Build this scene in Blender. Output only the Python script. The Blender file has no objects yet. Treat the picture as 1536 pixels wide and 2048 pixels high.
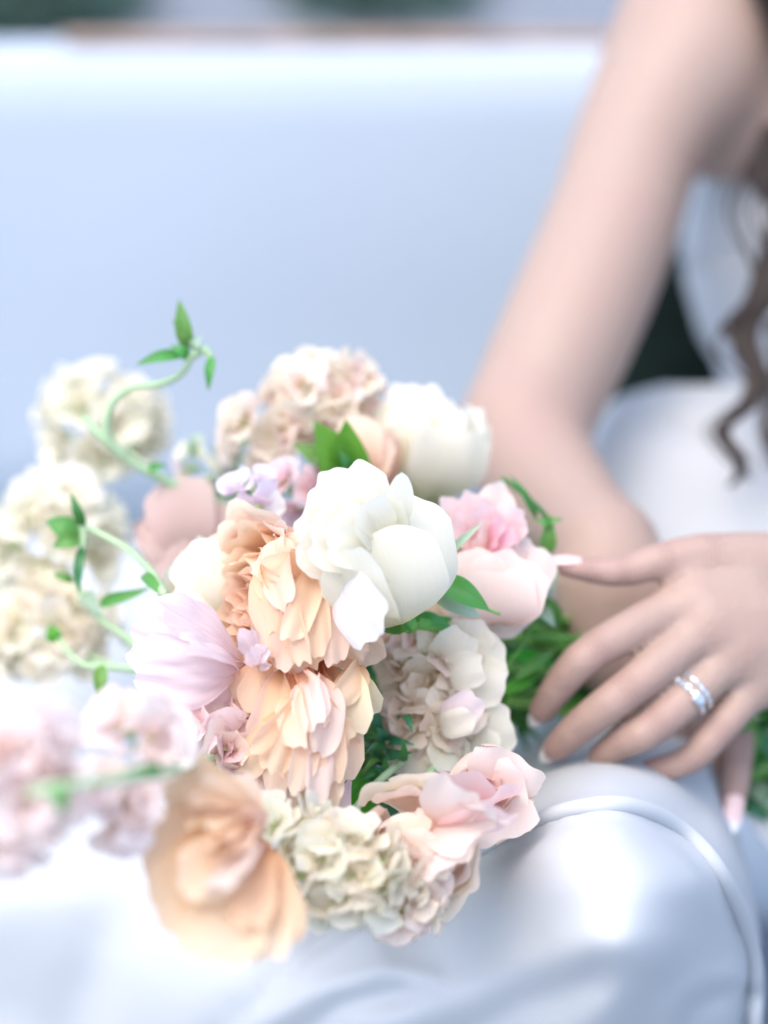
import bpy, math, random
import numpy as np
from mathutils import Vector, Matrix, noise as mnoise
random.seed(7); RNG = np.random.default_rng(7)
R = math.radians
C = bpy.context.scene.collection
sc = bpy.context.scene

# ------------------------------------------------------------------ camera
PITCH = 35.0; FPX = 4000.0
cam_d = bpy.data.cameras.new('camera'); cam = bpy.data.objects.new('camera', cam_d); C.objects.link(cam)
CAM = np.array([0.0, 0.0, 1.45])
cam.location = CAM; cam.rotation_euler = (R(90-PITCH), 0, 0)
cam_d.sensor_fit = 'VERTICAL'; cam_d.sensor_height = 36.0; cam_d.lens = FPX/2048*36.0
cam_d.clip_start = .01; cam_d.clip_end = 500
cam_d.dof.use_dof = True; cam_d.dof.focus_distance = 0.80
APERTURE = 0.029
cam_d.dof.aperture_fstop = cam_d.lens/1000/APERTURE
cam_d.dof.aperture_blades = 0
sc.camera = cam
RT = np.array([1.0, 0, 0]); FW = np.array([0, math.cos(R(PITCH)), -math.sin(R(PITCH))]); UP = np.array([0, math.sin(R(PITCH)), math.cos(R(PITCH))])
DOFF = 0.0
def P(px, py, d):
    d = d+DOFF
    return CAM + FW*d + RT*((px-768)/FPX*d) + UP*((1024-py)/FPX*d)
def V(x, y, t): return RT*x + UP*y - FW*t            # right, up, towards the viewer
def nz(v):
    v = np.asarray(v, float); return v/(np.linalg.norm(v)+1e-12)

# ------------------------------------------------------------------ light
SUN_EL, SUN_AZ = 70.0, -125.0      # azimuth measured from +Y (away from the viewer) towards +X
w = bpy.data.worlds.new('World'); sc.world = w; w.use_nodes = True
nt = w.node_tree; nt.nodes.clear()
sky = nt.nodes.new('ShaderNodeTexSky'); sky.sky_type = 'NISHITA'; sky.sun_disc = False
sky.sun_elevation = R(SUN_EL); sky.sun_rotation = R(SUN_AZ); sky.air_density = 1.0; sky.dust_density = 3.0; sky.ozone_density = 1.0
bg = nt.nodes.new('ShaderNodeBackground'); bg.inputs[1].default_value = 0.15
out = nt.nodes.new('ShaderNodeOutputWorld'); nt.links.new(sky.outputs[0], bg.inputs[0]); nt.links.new(bg.outputs[0], out.inputs[0])
sl = bpy.data.lights.new('sun', 'SUN'); sl.energy = .75; sl.angle = R(70); sl.color = (1.0, .93, .84)
so = bpy.data.objects.new('sun', sl); C.objects.link(so)
sd = Vector((math.sin(R(SUN_AZ))*math.cos(R(SUN_EL)), math.cos(R(SUN_AZ))*math.cos(R(SUN_EL)), math.sin(R(SUN_EL))))
so.rotation_euler = sd.to_track_quat('Z', 'Y').to_euler()
sc.view_settings.view_transform = 'Standard'; sc.view_settings.look = 'None'; sc.view_settings.exposure = 1.52; sc.view_settings.gamma = 1
sc.cycles.use_denoising = True
sc.cycles.max_bounces = 14; sc.cycles.diffuse_bounces = 8; sc.cycles.transmission_bounces = 10; sc.cycles.transparent_max_bounces = 4

# ------------------------------------------------------------------ materials
def mat(name):
    m = bpy.data.materials.new(name); m.use_nodes = True
    return m, m.node_tree, m.node_tree.nodes['Principled BSDF']
def simple(name, col, rough=.6, spec=.3, noise_amt=0, noise_scale=20, bump=0, bscale=80, metal=0, sss=0, sheen=0):
    m, t, b = mat(name)
    b.inputs['Base Color'].default_value = (*col, 1); b.inputs['Roughness'].default_value = rough
    b.inputs['Specular IOR Level'].default_value = spec; b.inputs['Metallic'].default_value = metal
    if sheen: b.inputs['Sheen Weight'].default_value = sheen
    if sss:
        b.inputs['Subsurface Weight'].default_value = sss; b.inputs['Subsurface Radius'].default_value = (.012, .005, .003); b.inputs['Subsurface Scale'].default_value = 1
    tc = t.nodes.new('ShaderNodeTexCoord')
    if noise_amt:
        n = t.nodes.new('ShaderNodeTexNoise'); n.inputs['Scale'].default_value = noise_scale; n.inputs['Detail'].default_value = 4
        t.links.new(tc.outputs['Object'], n.inputs['Vector'])
        r = t.nodes.new('ShaderNodeValToRGB')
        r.color_ramp.elements[0].color = (*[c*(1-noise_amt) for c in col], 1); r.color_ramp.elements[1].color = (*[min(1, c*(1+noise_amt)) for c in col], 1)
        r.color_ramp.elements[0].position = .3; r.color_ramp.elements[1].position = .7
        t.links.new(n.outputs['Fac'], r.inputs[0]); t.links.new(r.outputs[0], b.inputs['Base Color'])
    if bump:
        n = t.nodes.new('ShaderNodeTexNoise'); n.inputs['Scale'].default_value = bscale; n.inputs['Detail'].default_value = 5
        t.links.new(tc.outputs['Object'], n.inputs['Vector'])
        bp = t.nodes.new('ShaderNodeBump'); bp.inputs['Strength'].default_value = bump; bp.inputs['Distance'].default_value = .002
        t.links.new(n.outputs['Fac'], bp.inputs['Height']); t.links.new(bp.outputs[0], b.inputs['Normal'])
    return m
def petal_mat(name, base, mid, tip, tr=.5, var=.05, rough=.6, vein=.12, pos=(.0, .45, 1.0), spec=.2):
    """petals and leaves: colour runs base -> middle -> edge of the petal itself (attribute pv), fine veins along it (attribute pu)"""
    m, t, b = mat(name); N = t.nodes; L = t.links
    av = N.new('ShaderNodeAttribute'); av.attribute_name = 'pv'
    au = N.new('ShaderNodeAttribute'); au.attribute_name = 'pu'
    rp = N.new('ShaderNodeValToRGB'); e = rp.color_ramp.elements
    e[0].position = pos[0]; e[0].color = (*base, 1); e[1].position = pos[2]; e[1].color = (*tip, 1)
    k = e.new(pos[1]); k.color = (*mid, 1)
    L.new(av.outputs['Fac'], rp.inputs[0])
    oi = N.new('ShaderNodeObjectInfo')
    cb = N.new('ShaderNodeCombineXYZ')
    mu = N.new('ShaderNodeMath'); mu.operation = 'MULTIPLY'; mu.inputs[1].default_value = 14; L.new(au.outputs['Fac'], mu.inputs[0])
    mv = N.new('ShaderNodeMath'); mv.operation = 'MULTIPLY'; mv.inputs[1].default_value = 1.6; L.new(av.outputs['Fac'], mv.inputs[0])
    mr = N.new('ShaderNodeMath'); mr.operation = 'MULTIPLY'; mr.inputs[1].default_value = 37; L.new(oi.outputs['Random'], mr.inputs[0])
    L.new(mu.outputs[0], cb.inputs[0]); L.new(mv.outputs[0], cb.inputs[1]); L.new(mr.outputs[0], cb.inputs[2])
    n = N.new('ShaderNodeTexNoise'); n.inputs['Scale'].default_value = 1.5; n.inputs['Detail'].default_value = 3; L.new(cb.outputs[0], n.inputs['Vector'])
    hs = N.new('ShaderNodeHueSaturation')
    m1 = N.new('ShaderNodeMapRange'); m1.inputs[3].default_value = 1-var; m1.inputs[4].default_value = 1+var*.5; L.new(n.outputs['Fac'], m1.inputs[0])
    m2 = N.new('ShaderNodeMapRange'); m2.inputs[3].default_value = .5-var*.12; m2.inputs[4].default_value = .5+var*.12; L.new(oi.outputs['Random'], m2.inputs[0])
    L.new(m1.outputs[0], hs.inputs['Value']); L.new(m2.outputs[0], hs.inputs['Hue']); L.new(rp.outputs[0], hs.inputs['Color'])
    L.new(hs.outputs[0], b.inputs['Base Color']); b.inputs['Roughness'].default_value = rough; b.inputs['Specular IOR Level'].default_value = spec
    bp = N.new('ShaderNodeBump'); bp.inputs['Strength'].default_value = vein; bp.inputs['Distance'].default_value = .0008
    L.new(n.outputs['Fac'], bp.inputs['Height']); L.new(bp.outputs[0], b.inputs['Normal'])
    tn = N.new('ShaderNodeBsdfTranslucent'); L.new(hs.outputs[0], tn.inputs[0])
    mx = N.new('ShaderNodeMixShader'); mx.inputs[0].default_value = tr
    L.new(b.outputs[0], mx.inputs[1]); L.new(tn.outputs[0], mx.inputs[2]); L.new(mx.outputs[0], N['Material Output'].inputs[0])
    return m
M = {}
M['white'] = petal_mat('white_petal', (.74, .74, .46), (.82, .795, .67), (.87, .85, .76))
M['coolwhite'] = petal_mat('pale_cool_petal', (.80, .80, .80), (.84, .83, .86), (.88, .86, .86))
M['peach'] = petal_mat('peach_petal', (.86, .44, .27), (.88, .60, .44), (.90, .74, .61), var=.08)
M['buttery'] = petal_mat('butter_peach_petal', (.82, .42, .20), (.85, .60, .40), (.88, .73, .56), var=.08)
M['yellowpetal'] = petal_mat('butter_yellow_petal', (.84, .62, .32), (.86, .76, .50), (.88, .82, .64))
M['apricot'] = petal_mat('apricot_petal', (.80, .40, .14), (.80, .52, .30), (.82, .62, .44))
M['rosepink'] = petal_mat('rose_pink_petal', (.84, .46, .44), (.86, .60, .60), (.88, .72, .72))
M['blush'] = petal_mat('blush_petal', (.86, .60, .46), (.86, .70, .64), (.88, .78, .72))
M['hotpink'] = petal_mat('pink_heart_petal', (.84, .36, .42), (.86, .46, .54), (.88, .62, .68))
M['palepink'] = petal_mat('pale_mauve_petal', (.82, .62, .60), (.83, .69, .71), (.86, .76, .79), vein=.2)
M['lilac'] = petal_mat('lilac_petal', (.72, .74, .56), (.80, .68, .80), (.86, .78, .86))
M['cream'] = petal_mat('cream_petal', (.74, .72, .48), (.84, .79, .66), (.87, .83, .74))
M['ivory'] = petal_mat('ivory_petal', (.70, .74, .48), (.82, .81, .66), (.86, .84, .74))
M['beige'] = petal_mat('beige_petal', (.76, .66, .44), (.85, .75, .60), (.88, .81, .70))
M['stockpink'] = petal_mat('stock_pink_petal', (.82, .80, .66), (.92, .81, .79), (.94, .88, .87))
M['peachcream'] = petal_mat('peach_cream_petal', (.82, .64, .44), (.88, .74, .60), (.90, .82, .72))
M['dusty'] = petal_mat('dusty_rose_petal', (.66, .48, .40), (.66, .50, .46), (.72, .56, .52))
M['coral'] = petal_mat('coral_petal', (.70, .20, .10), (.80, .32, .20), (.84, .46, .34))
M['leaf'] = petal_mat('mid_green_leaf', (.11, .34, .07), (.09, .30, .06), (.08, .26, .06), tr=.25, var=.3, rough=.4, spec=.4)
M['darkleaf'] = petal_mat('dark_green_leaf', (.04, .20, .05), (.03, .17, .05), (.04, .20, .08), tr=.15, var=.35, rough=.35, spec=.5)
M['brightleaf'] = petal_mat('bright_green_leaf', (.12, .42, .04), (.10, .38, .04), (.08, .30, .04), tr=.35, var=.2, rough=.4, spec=.3)
M['greyleaf'] = petal_mat('grey_green_leaf', (.30, .42, .24), (.34, .46, .32), (.40, .52, .40), tr=.25, var=.15)
M['stem'] = simple('green_stem', (.10, .30, .05), .45, .4, .25, 60)
M['palestem'] = simple('pale_green_stem', (.36, .50, .30), .5, .3, .12, 60)
M['brightstem'] = simple('bright_green_stem', (.20, .46, .08), .45, .4, .2, 60)
M['darkstem'] = simple('dark_green_stem', (.03, .16, .03), .4, .5, .3, 60)
M['calyx'] = simple('pale_green_heart', (.45, .60, .25), .6, .2, .15, 200)
M['satin'] = simple('white_satin', (.45, .475, .50), .9, .05, bump=.08, bscale=900)
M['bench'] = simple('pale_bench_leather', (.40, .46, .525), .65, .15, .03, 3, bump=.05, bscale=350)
M['wood'] = simple('tan_wood_rail', (.30, .22, .18), .5, .3, .25, 30)
M['dark'] = simple('black_green_matte', (.003, .010, .008), .9, .2, .3, 40)
M['hair'] = simple('brown_hair', (.022, .012, .008), .38, .5, .3, 120)
M['metal'] = simple('polished_white_gold', (.88, .88, .87), .15, .5, metal=1)
M['gem'] = simple('cut_diamond', (.62, .66, .70), .12, .9, metal=.75)
M['nail'] = simple('pale_pink_nail', (.80, .60, .60), .22, .5)
M['nailtip'] = simple('white_nail_tip', (.86, .85, .83), .22, .5)

def skin_material():
    m, t, b = mat('skin'); N = t.nodes; L = t.links
    a = N.new('ShaderNodeAttribute'); a.attribute_name = 'flush'
    n = N.new('ShaderNodeTexNoise'); tc = N.new('ShaderNodeTexCoord'); n.inputs['Scale'].default_value = 28; n.inputs['Detail'].default_value = 3
    L.new(tc.outputs['Object'], n.inputs['Vector'])
    ad = N.new('ShaderNodeMath'); ad.operation = 'MULTIPLY_ADD'; L.new(n.outputs['Fac'], ad.inputs[0]); ad.inputs[1].default_value = .35; L.new(a.outputs['Fac'], ad.inputs[2])
    r = N.new('ShaderNodeValToRGB'); e = r.color_ramp.elements
    e[0].position = .1; e[0].color = (.35, .258, .212, 1); e[1].position = 1.0; e[1].color = (.37, .215, .19, 1)
    L.new(ad.outputs[0], r.inputs[0]); L.new(r.outputs[0], b.inputs['Base Color'])
    b.inputs['Roughness'].default_value = .48; b.inputs['Specular IOR Level'].default_value = .35
    b.inputs['Subsurface Weight'].default_value = .25; b.inputs['Subsurface Radius'].default_value = (.010, .004, .002); b.inputs['Subsurface Scale'].default_value = 1
    n2 = N.new('ShaderNodeTexNoise'); n2.inputs['Scale'].default_value = 260; n2.inputs['Detail'].default_value = 4; L.new(tc.outputs['Object'], n2.inputs['Vector'])
    bp = N.new('ShaderNodeBump'); bp.inputs['Strength'].default_value = .18; bp.inputs['Distance'].default_value = .001
    al = N.new('ShaderNodeAttribute'); al.attribute_name = 'along'; cr = N.new('ShaderNodeAttribute'); cr.attribute_name = 'crease'
    wv = N.new('ShaderNodeMath'); wv.operation = 'MULTIPLY_ADD'; wv.inputs[1].default_value = 3.0; n3 = N.new('ShaderNodeTexNoise'); n3.inputs['Scale'].default_value = 150; L.new(tc.outputs['Object'], n3.inputs['Vector'])
    k3 = N.new('ShaderNodeMath'); k3.operation = 'MULTIPLY'; k3.inputs[1].default_value = 3.5; L.new(n3.outputs['Fac'], k3.inputs[0])
    L.new(al.outputs['Fac'], wv.inputs[0]); L.new(k3.outputs[0], wv.inputs[2])
    sn = N.new('ShaderNodeMath'); sn.operation = 'SINE'; L.new(wv.outputs[0], sn.inputs[0])
    mm = N.new('ShaderNodeMath'); mm.operation = 'MULTIPLY'; L.new(sn.outputs[0], mm.inputs[0]); L.new(cr.outputs['Fac'], mm.inputs[1])
    sm_ = N.new('ShaderNodeMath'); sm_.operation = 'MULTIPLY_ADD'; sm_.inputs[1].default_value = .8; L.new(mm.outputs[0], sm_.inputs[0]); L.new(n2.outputs['Fac'], sm_.inputs[2])
    L.new(sm_.outputs[0], bp.inputs['Height']); L.new(bp.outputs[0], b.inputs['Normal']); bp.inputs['Strength'].default_value = .45
    return m
M['skin'] = skin_material()

# ------------------------------------------------------------------ helpers
def thing(name, label, cat, loc, group=None):
    o = bpy.data.objects.new(name, None); C.objects.link(o); o.location = tuple(loc); o.empty_display_size = .01
    o['label'] = label; o['category'] = cat
    if group: o['group'] = group
    return o
def raw_mesh(name, verts, faces, m, attrs=None, smooth=True):
    me = bpy.data.meshes.new(name)
    verts = np.asarray(verts, dtype=float)
    me.from_pydata([tuple(v) for v in verts], [], [tuple(int(i) for i in f) for f in faces])
    if smooth: me.polygons.foreach_set('use_smooth', [True]*len(me.polygons))
    if attrs:
        for k, a in attrs.items():
            at = me.attributes.new(k, 'FLOAT', 'POINT'); at.data.foreach_set('value', np.asarray(a, dtype=np.float32))
    me.materials.append(m); me.update()
    return me
def obj(name, me, parent=None, label=None):
    o = bpy.data.objects.new(name, me); C.objects.link(o)
    if parent: o.parent = parent
    if label: o['label'] = label
    return o
def part(name, verts, faces, m, parent, attrs=None, smooth=True, label=None):
    """verts in world space; stored relative to the parent's origin (parents are never rotated)"""
    org = np.zeros(3); p = parent
    while p is not None: org = org + np.array(p.location); p = p.parent
    return obj(name, raw_mesh(name, np.asarray(verts)-org, faces, m, attrs, smooth), parent, label)
def grid_faces(nu, nv, closed=False):
    f = []
    for j in range(nv-1):
        for i in range(nu if closed else nu-1):
            a = j*nu+i; b = j*nu+(i+1) % nu
            f.append((a, b, b+nu, a+nu))
    return f
def cat_rom(pts, n):
    pts = np.asarray(pts, float); k = len(pts)
    if k == 2: return np.array([pts[0]*(1-t)+pts[1]*t for t in np.linspace(0, 1, n)])
    q = np.vstack([2*pts[0]-pts[1], pts, 2*pts[-1]-pts[-2]])
    o = []
    for s in np.linspace(0, k-1-1e-9, n):
        i = int(s); t = s-i; a, b, c, d = q[i], q[i+1], q[i+2], q[i+3]
        o.append(.5*(2*b+(c-a)*t+(2*a-5*b+4*c-d)*t*t+(3*b-3*c+d-a)*t**3))
    return np.array(o)
def tube_geo(path, rad, ns=8, flat=None):
    path = np.asarray(path); n = len(path)
    rad = np.full(n, rad) if np.isscalar(rad) else np.interp(np.linspace(0, 1, n), np.linspace(0, 1, len(rad)), rad)
    T = np.gradient(path, axis=0); T /= np.linalg.norm(T, axis=1)[:, None]+1e-12
    u = nz(np.cross(T[0], [.3, .5, .8])); vs = []
    for i in range(n):
        u = nz(u-T[i]*u.dot(T[i])); v = np.cross(T[i], u)
        for k in range(ns):
            a = 2*math.pi*k/ns; vs.append(path[i]+(u*math.cos(a)+v*math.sin(a)*(flat or 1))*rad[i])
    f = grid_faces(ns, n, True)
    f.append(tuple(range(ns))[::-1]); f.append(tuple((n-1)*ns+k for k in range(ns)))
    return np.array(vs), f
def tube(name, pts, rad, m, parent, n=24, ns=8, px=True, label=None, wob=0):
    path = np.array([P(*p) for p in pts]) if px else np.array(pts)
    path = cat_rom(path, n)
    vs, f = tube_geo(path, rad, ns)
    if wob:
        vs = vs+np.array([np.array(mnoise.noise_vector(Vector(v*90)))*wob for v in vs])
    return part(name, vs, f, m, parent, label=label)
def sm(x): x = np.clip(x, 0, 1); return x*x*(3-2*x)

# free petal / leaf between two points
def sheet(B, T, W, n=(0, 0, 1), bulge=.0, cup=.0, curl=.0, ruffle=.0, freq=5, shape='petal', twist=0, nu=19, nv=16, rag=.03, side=0.0, crinkle=0.0, thick=.0005):
    """B base, T tip (world), W full width in metres, n face normal (view space)"""
    a = T-B; Ln = np.linalg.norm(a); a = a/Ln; nn = V(*n); nn = nz(nn-a*nn.dot(a)); s = np.cross(a, nn)
    ph = random.uniform(0, 6.28); ph2 = random.uniform(0, 6.28); sd_ = random.uniform(0, 100)
    vs, pu, pv = [], [], []
    for j in range(nv):
        v = j/(nv-1)
        for i in range(nu):
            u = -1+2*i/(nu-1)
            if shape == 'petal':
                ve = v*(1-.26*abs(u)**2.4+rag*.5*math.sin(freq*.9*u+ph)+rag*.3*math.sin(freq*1.9*u+ph2))
                wd = .16+.84*float(sm(ve/.72))
            elif shape == 'wide':
                ve = v*(1-.14*abs(u)**3+rag*.5*math.sin(freq*.9*u+ph)+rag*.3*math.sin(freq*1.9*u+ph2))
                wd = .22+.78*float(sm(ve/.6))
            elif shape == 'round':
                ve = v; wd = math.sin(math.pi*min(1, (v*.94+.06)))**.55
            elif shape == 'leaf':
                ve = v; wd = math.sin(math.pi*v**.75)**.9+.015
            elif shape == 'strap':
                ve = v*(1-.1*abs(u)**2); wd = .55+.45*math.sin(math.pi*v**.8)
            elif shape == 'calyx':
                ve = v; wd = (1-v)**.55+.02
            if shape == 'flat':
                ve = v*(1-.13*abs(u)**3+rag*.5*math.sin(freq*.9*u+ph)+.05*u); wd = .2+.8*float(sm(ve/.6)); wd *= 1-.10*float(sm((ve-.75)/.25))
            x = u*W/2*wd
            z = bulge*math.sin(math.pi*ve**.9)-cup*(1-u*u*1.0)*math.sin(math.pi*min(1, .25+ve*.6))*1.0+cup*.5+curl*ve**3
            z += ruffle*ve**2.2*math.sin(freq*u+ph+ve*1.3)*(.5+.5*abs(u))
            if crinkle:
                z += crinkle*abs(mnoise.noise(Vector((u*1.7+sd_, ve*1.7, 0))))*2*ve+crinkle*.4*mnoise.noise(Vector((u*5+sd_, ve*4, 3)))
            if shape == 'leaf': z += .18*W*abs(u)*wd
            off = side*math.sin(math.pi*ve*.5)**2
            q = B+a*(ve*Ln)+s*(x*math.cos(twist*ve)+off)+nn*(z+x*math.sin(twist*ve))
            vs.append(q); pu.append(u); pv.append(ve)
    return np.array(vs), grid_faces(nu, nv), {'pu': pu, 'pv': pv}
def petal(parent, B, T, Wpx, m, name='petal', label=None, **k):
    b, t = P(*B), P(*T); W = Wpx/FPX*(B[2]+T[2])/2
    vs, f, at = sheet(b, t, W, **k)
    o = part(name, vs, f, M[m], parent, at, label=label)
    return o
def frame(axis, spin=0):
    z = nz(axis); x = nz(np.cross(z, [.21, .35, .91])); y = np.cross(z, x)
    c, s = math.cos(spin), math.sin(spin)
    return x*c+y*s, y*c-x*s, z
# petals laid on a surface of revolution round the flower's axis: the wrapped layers of a rose or a ranunculus
def whorl(parent, base, axis, layers, m, seed=0, skip=None):
    """layers: dicts n, prof [(r,z)...] in metres, half (rad), ruffle, freq, lip, tuck, mat"""
    rnd = random.Random(seed); ang = rnd.uniform(0, 6.28)
    x, y, z = frame(axis)
    for L in layers:
        for k in range(L['n']):
            ang += L.get('step', 2.399)+rnd.uniform(-.15, .15)
            pr = cat_rom([(r*rnd.uniform(.95, 1.05), zz*rnd.uniform(.95, 1.05)) for r, zz in L['prof']], 24)
            nu, nv = L.get('nu', 17), L.get('nv', 13)
            half = L['half']*rnd.uniform(.85, 1.15); ph, ph2 = rnd.uniform(0, 6.28), rnd.uniform(0, 6.28)
            tuck = L.get('tuck', .0012); ruf = L.get('ruffle', .001); fr = L.get('freq', 5); rag = L.get('rag', .03); lean = L.get('lean', 0)*rnd.uniform(-1, 1)
            vs, pu, pv = [], [], []
            for j in range(nv):
                v = j/(nv-1)
                for i in range(nu):
                    u = -1+2*i/(nu-1)
                    ve = v*(1-L.get('round', .2)*abs(u)**2.5+rag*.5*math.sin(fr*.9*u+ph)+rag*.35*math.sin(fr*1.9*u+ph2)-.04)
                    s_ = min(23, max(0, ve*23)); i0 = int(s_); f_ = s_-i0; q = pr[i0]*(1-f_)+pr[min(23, i0+1)]*f_
                    wd = .35+.65*float(sm(ve/.55))
                    r = q[0]+tuck*u+ruf*ve**2.5*math.sin(fr*u+ph)+L.get('edge', 0)*abs(u)**3*ve
                    a = ang+u*half*wd+lean*ve
                    h = q[1]+ruf*.6*ve**3*math.sin(fr*1.3*u+ph2)
                    vs.append(base+x*(math.cos(a)*r)+y*(math.sin(a)*r)+z*h); pu.append(u); pv.append(ve)
            mid = np.mean(vs, axis=0)-base
            if skip and skip(mid, x, y, z): continue
            part('petal', vs, grid_faces(nu, nv), M[L.get('mat', m)], parent, {'pu': pu, 'pv': pv})
def scaled(prof, s, sz=None): return [(r*s, z*(sz or s)) for r, z in prof]

# little ruffled petals shared by all stock florets
def lib_petals():
    L = []
    for q in range(9):
        rnd = random.Random(100+q); nu, nv = 11, 9; ph, ph2 = rnd.uniform(0, 6.28), rnd.uniform(0, 6.28); cu = rnd.uniform(-.25, .35)
        vs, pu, pv = [], [], []
        for j in range(nv):
            v = j/(nv-1)
            for i in range(nu):
                u = -1+2*i/(nu-1); ve = v*(1-.26*abs(u)**2.4+.035*math.sin(4*u+ph)+.02*math.sin(9*u+ph2))
                wd = .18+.82*float(sm(ve/.8))
                vs.append((u*.50*wd, ve, .075*ve**2*math.sin(3.6*u+ph2)+.03*ve**3*math.sin(8*u+ph)+.10*math.sin(2.6*ve)+cu*ve**2*(.6+u*u*.5)))
                pu.append(u); pv.append(ve)
        L.append((vs, grid_faces(nu, nv), {'pu': pu, 'pv': pv}))
    return L
LIB = lib_petals(); LIBM = {}
def lib_mesh(q, m):
    if (q, m) not in LIBM: LIBM[(q, m)] = raw_mesh('petal', LIB[q][0], LIB[q][1], M[m], LIB[q][2])
    return LIBM[(q, m)]
def cup_mesh():
    pr = [(.0, -.45), (.10, -.42), (.16, -.2), (.17, 0), (.12, .10), (.05, .16), (0.001, .18)]; vs = []; ns = 8
    for r, z in pr:
        for k in range(ns): vs.append((r*math.cos(2*math.pi*k/ns), r*math.sin(2*math.pi*k/ns), z))
    return raw_mesh('floret', vs, grid_faces(ns, len(pr), True), M['calyx'])
CUP = cup_mesh()
def floret(parent, pos, axis, size, mats, rnd, n=(5, 4, 3)):
    x, y, z = frame(axis, rnd.uniform(0, 6.28))
    rot = Matrix(np.array([x, y, z]).T.tolist()).to_4x4()
    o = obj('floret', CUP, parent)
    o.matrix_local = Matrix.Translation(Vector(pos)-parent.location) @ rot @ Matrix.Scale(size, 4)
    tilts = (R(72), R(45), R(18)); lens = (1.0, .8, .55)
    for li, k in enumerate(n):
        a0 = rnd.uniform(0, 6.28)
        for i in range(k):
            a = a0+2*math.pi*i/k+rnd.uniform(-.3, .3); tl = tilts[li]+rnd.uniform(-.25, .25)
            p = obj('petal', lib_mesh(rnd.randrange(9), rnd.choice(mats)), o)
            s = lens[li]*rnd.uniform(.85, 1.15)
            p.matrix_local = Matrix.Rotation(a, 4, 'Z') @ Matrix.Rotation(math.pi/2-tl, 4, 'X') @ Matrix.Rotation(rnd.uniform(-.4, .4), 4, 'Y') @ Matrix.Diagonal((s*rnd.uniform(.9, 1.3), s, s, 1))
def stock(label, blobs, mats, seed, stem=None, size=.013,  leaves=(), cat='flower', group=None, stemmat='palestem', name='stock_flower', n=(5, 4, 3)):
    """blobs: (px,py,d, rx_px, ry_px, count): florets spread over the near side of each ellipsoid"""
    rnd = random.Random(seed); b0 = blobs[0]; size *= 1.28; blobs = [(*b[:5], max(4, int(b[5]*.72))) for b in blobs]
    t = thing(name, label, cat, P(b0[0], b0[1], b0[2]), group)
    for (cx, cy, d, rx, ry, cnt) in blobs:
        c = P(cx, cy, d); mpp = d/FPX
        for i in range(cnt):
            k = (i+.5)/cnt; zz = 1-1.15*k; a = 2.399*i+rnd.uniform(-.3, .3)   # from facing the viewer round past the rim
            rr = math.sqrt(max(0, 1-zz*zz))
            dx, dy = rr*math.cos(a), rr*math.sin(a)
            off = V(dx*rx*mpp, dy*ry*mpp, zz*min(rx, ry)*mpp*.8)*.78
            floret(t, c+off, V(dx, dy+.15, zz+.15)+V(rnd.uniform(-.3, .3), rnd.uniform(-.3, .3), 0), size*rnd.uniform(.85, 1.15), mats, rnd, n)
    if stem: tube('stem', stem, [.0017, .0017, .0016], M[stemmat], t, n=30)
    for lf in leaves: leaf(t, *lf)
    return t
def leaf(parent, B, T, Wpx, m='leaf', n=(0, .3, 1), bulge=.004, side=0, **k):
    return petal(parent, B, T, Wpx, m, name='leaf', shape='leaf', n=n, bulge=bulge, side=side, nu=7, nv=11, **k)
GRIP = (1235, 1330, .955)
def to_grip(px, py, d, seed, mids=()):
    r = random.Random(seed); o = DOFF
    return [(px, py, d), *mids, (1080+r.uniform(-20, 20), 1290+r.uniform(-60, 70), .93-o+r.uniform(-.02, .03)), (GRIP[0]+r.uniform(-20, 20), GRIP[1]+r.uniform(-40, 40), .985-o+r.uniform(-.015, .02)),
            (1480+r.uniform(-40, 40), 1480+r.uniform(-50, 50), .99-o+r.uniform(-.02, .02)), (1750+r.uniform(-60, 60), 1640+r.uniform(-80, 80), .99-o)]

# ================================================================== SETTING
def struct(name, vs, f, m, smooth=True):
    o = obj(name, raw_mesh(name, vs, f, m, None, smooth)); o['kind'] = 'structure'; return o
def gravel_mat():
    m, t, b = mat('blue_grey_gravel'); N, L = t.nodes, t.links
    tc = N.new('ShaderNodeTexCoord'); v = N.new('ShaderNodeTexVoronoi'); v.inputs['Scale'].default_value = 55; L.new(tc.outputs['Object'], v.inputs['Vector'])
    n = N.new('ShaderNodeTexNoise'); n.inputs['Scale'].default_value = 1.3; L.new(tc.outputs['Object'], n.inputs['Vector'])
    r = N.new('ShaderNodeValToRGB'); r.color_ramp.elements[0].color = (.10, .12, .15, 1); r.color_ramp.elements[1].color = (.24, .27, .31, 1)
    s = N.new('ShaderNodeSeparateColor'); L.new(v.outputs['Color'], s.inputs[0])
    a = N.new('ShaderNodeMath'); a.operation = 'MULTIPLY_ADD'; a.inputs[1].default_value = .6; L.new(s.outputs[0], a.inputs[0])
    q = N.new('ShaderNodeMath'); q.operation = 'MULTIPLY'; q.inputs[1].default_value = .4; L.new(n.outputs['Fac'], q.inputs[0]); L.new(q.outputs[0], a.inputs[2])
    L.new(a.outputs[0], r.inputs[0]); L.new(r.outputs[0], b.inputs['Base Color']); b.inputs['Roughness'].default_value = .9
    bp = N.new('ShaderNodeBump'); bp.inputs['Distance'].default_value = .01; bp.inputs['Strength'].default_value = .8; L.new(v.outputs['Distance'], bp.inputs['Height']); L.new(bp.outputs[0], b.inputs['Normal'])
    return m
struct('ground', [(-60, -20, 0), (60, -20, 0), (60, 120, 0), (-60, 120, 0)], [(0, 1, 2, 3)], gravel_mat(), False)

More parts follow.
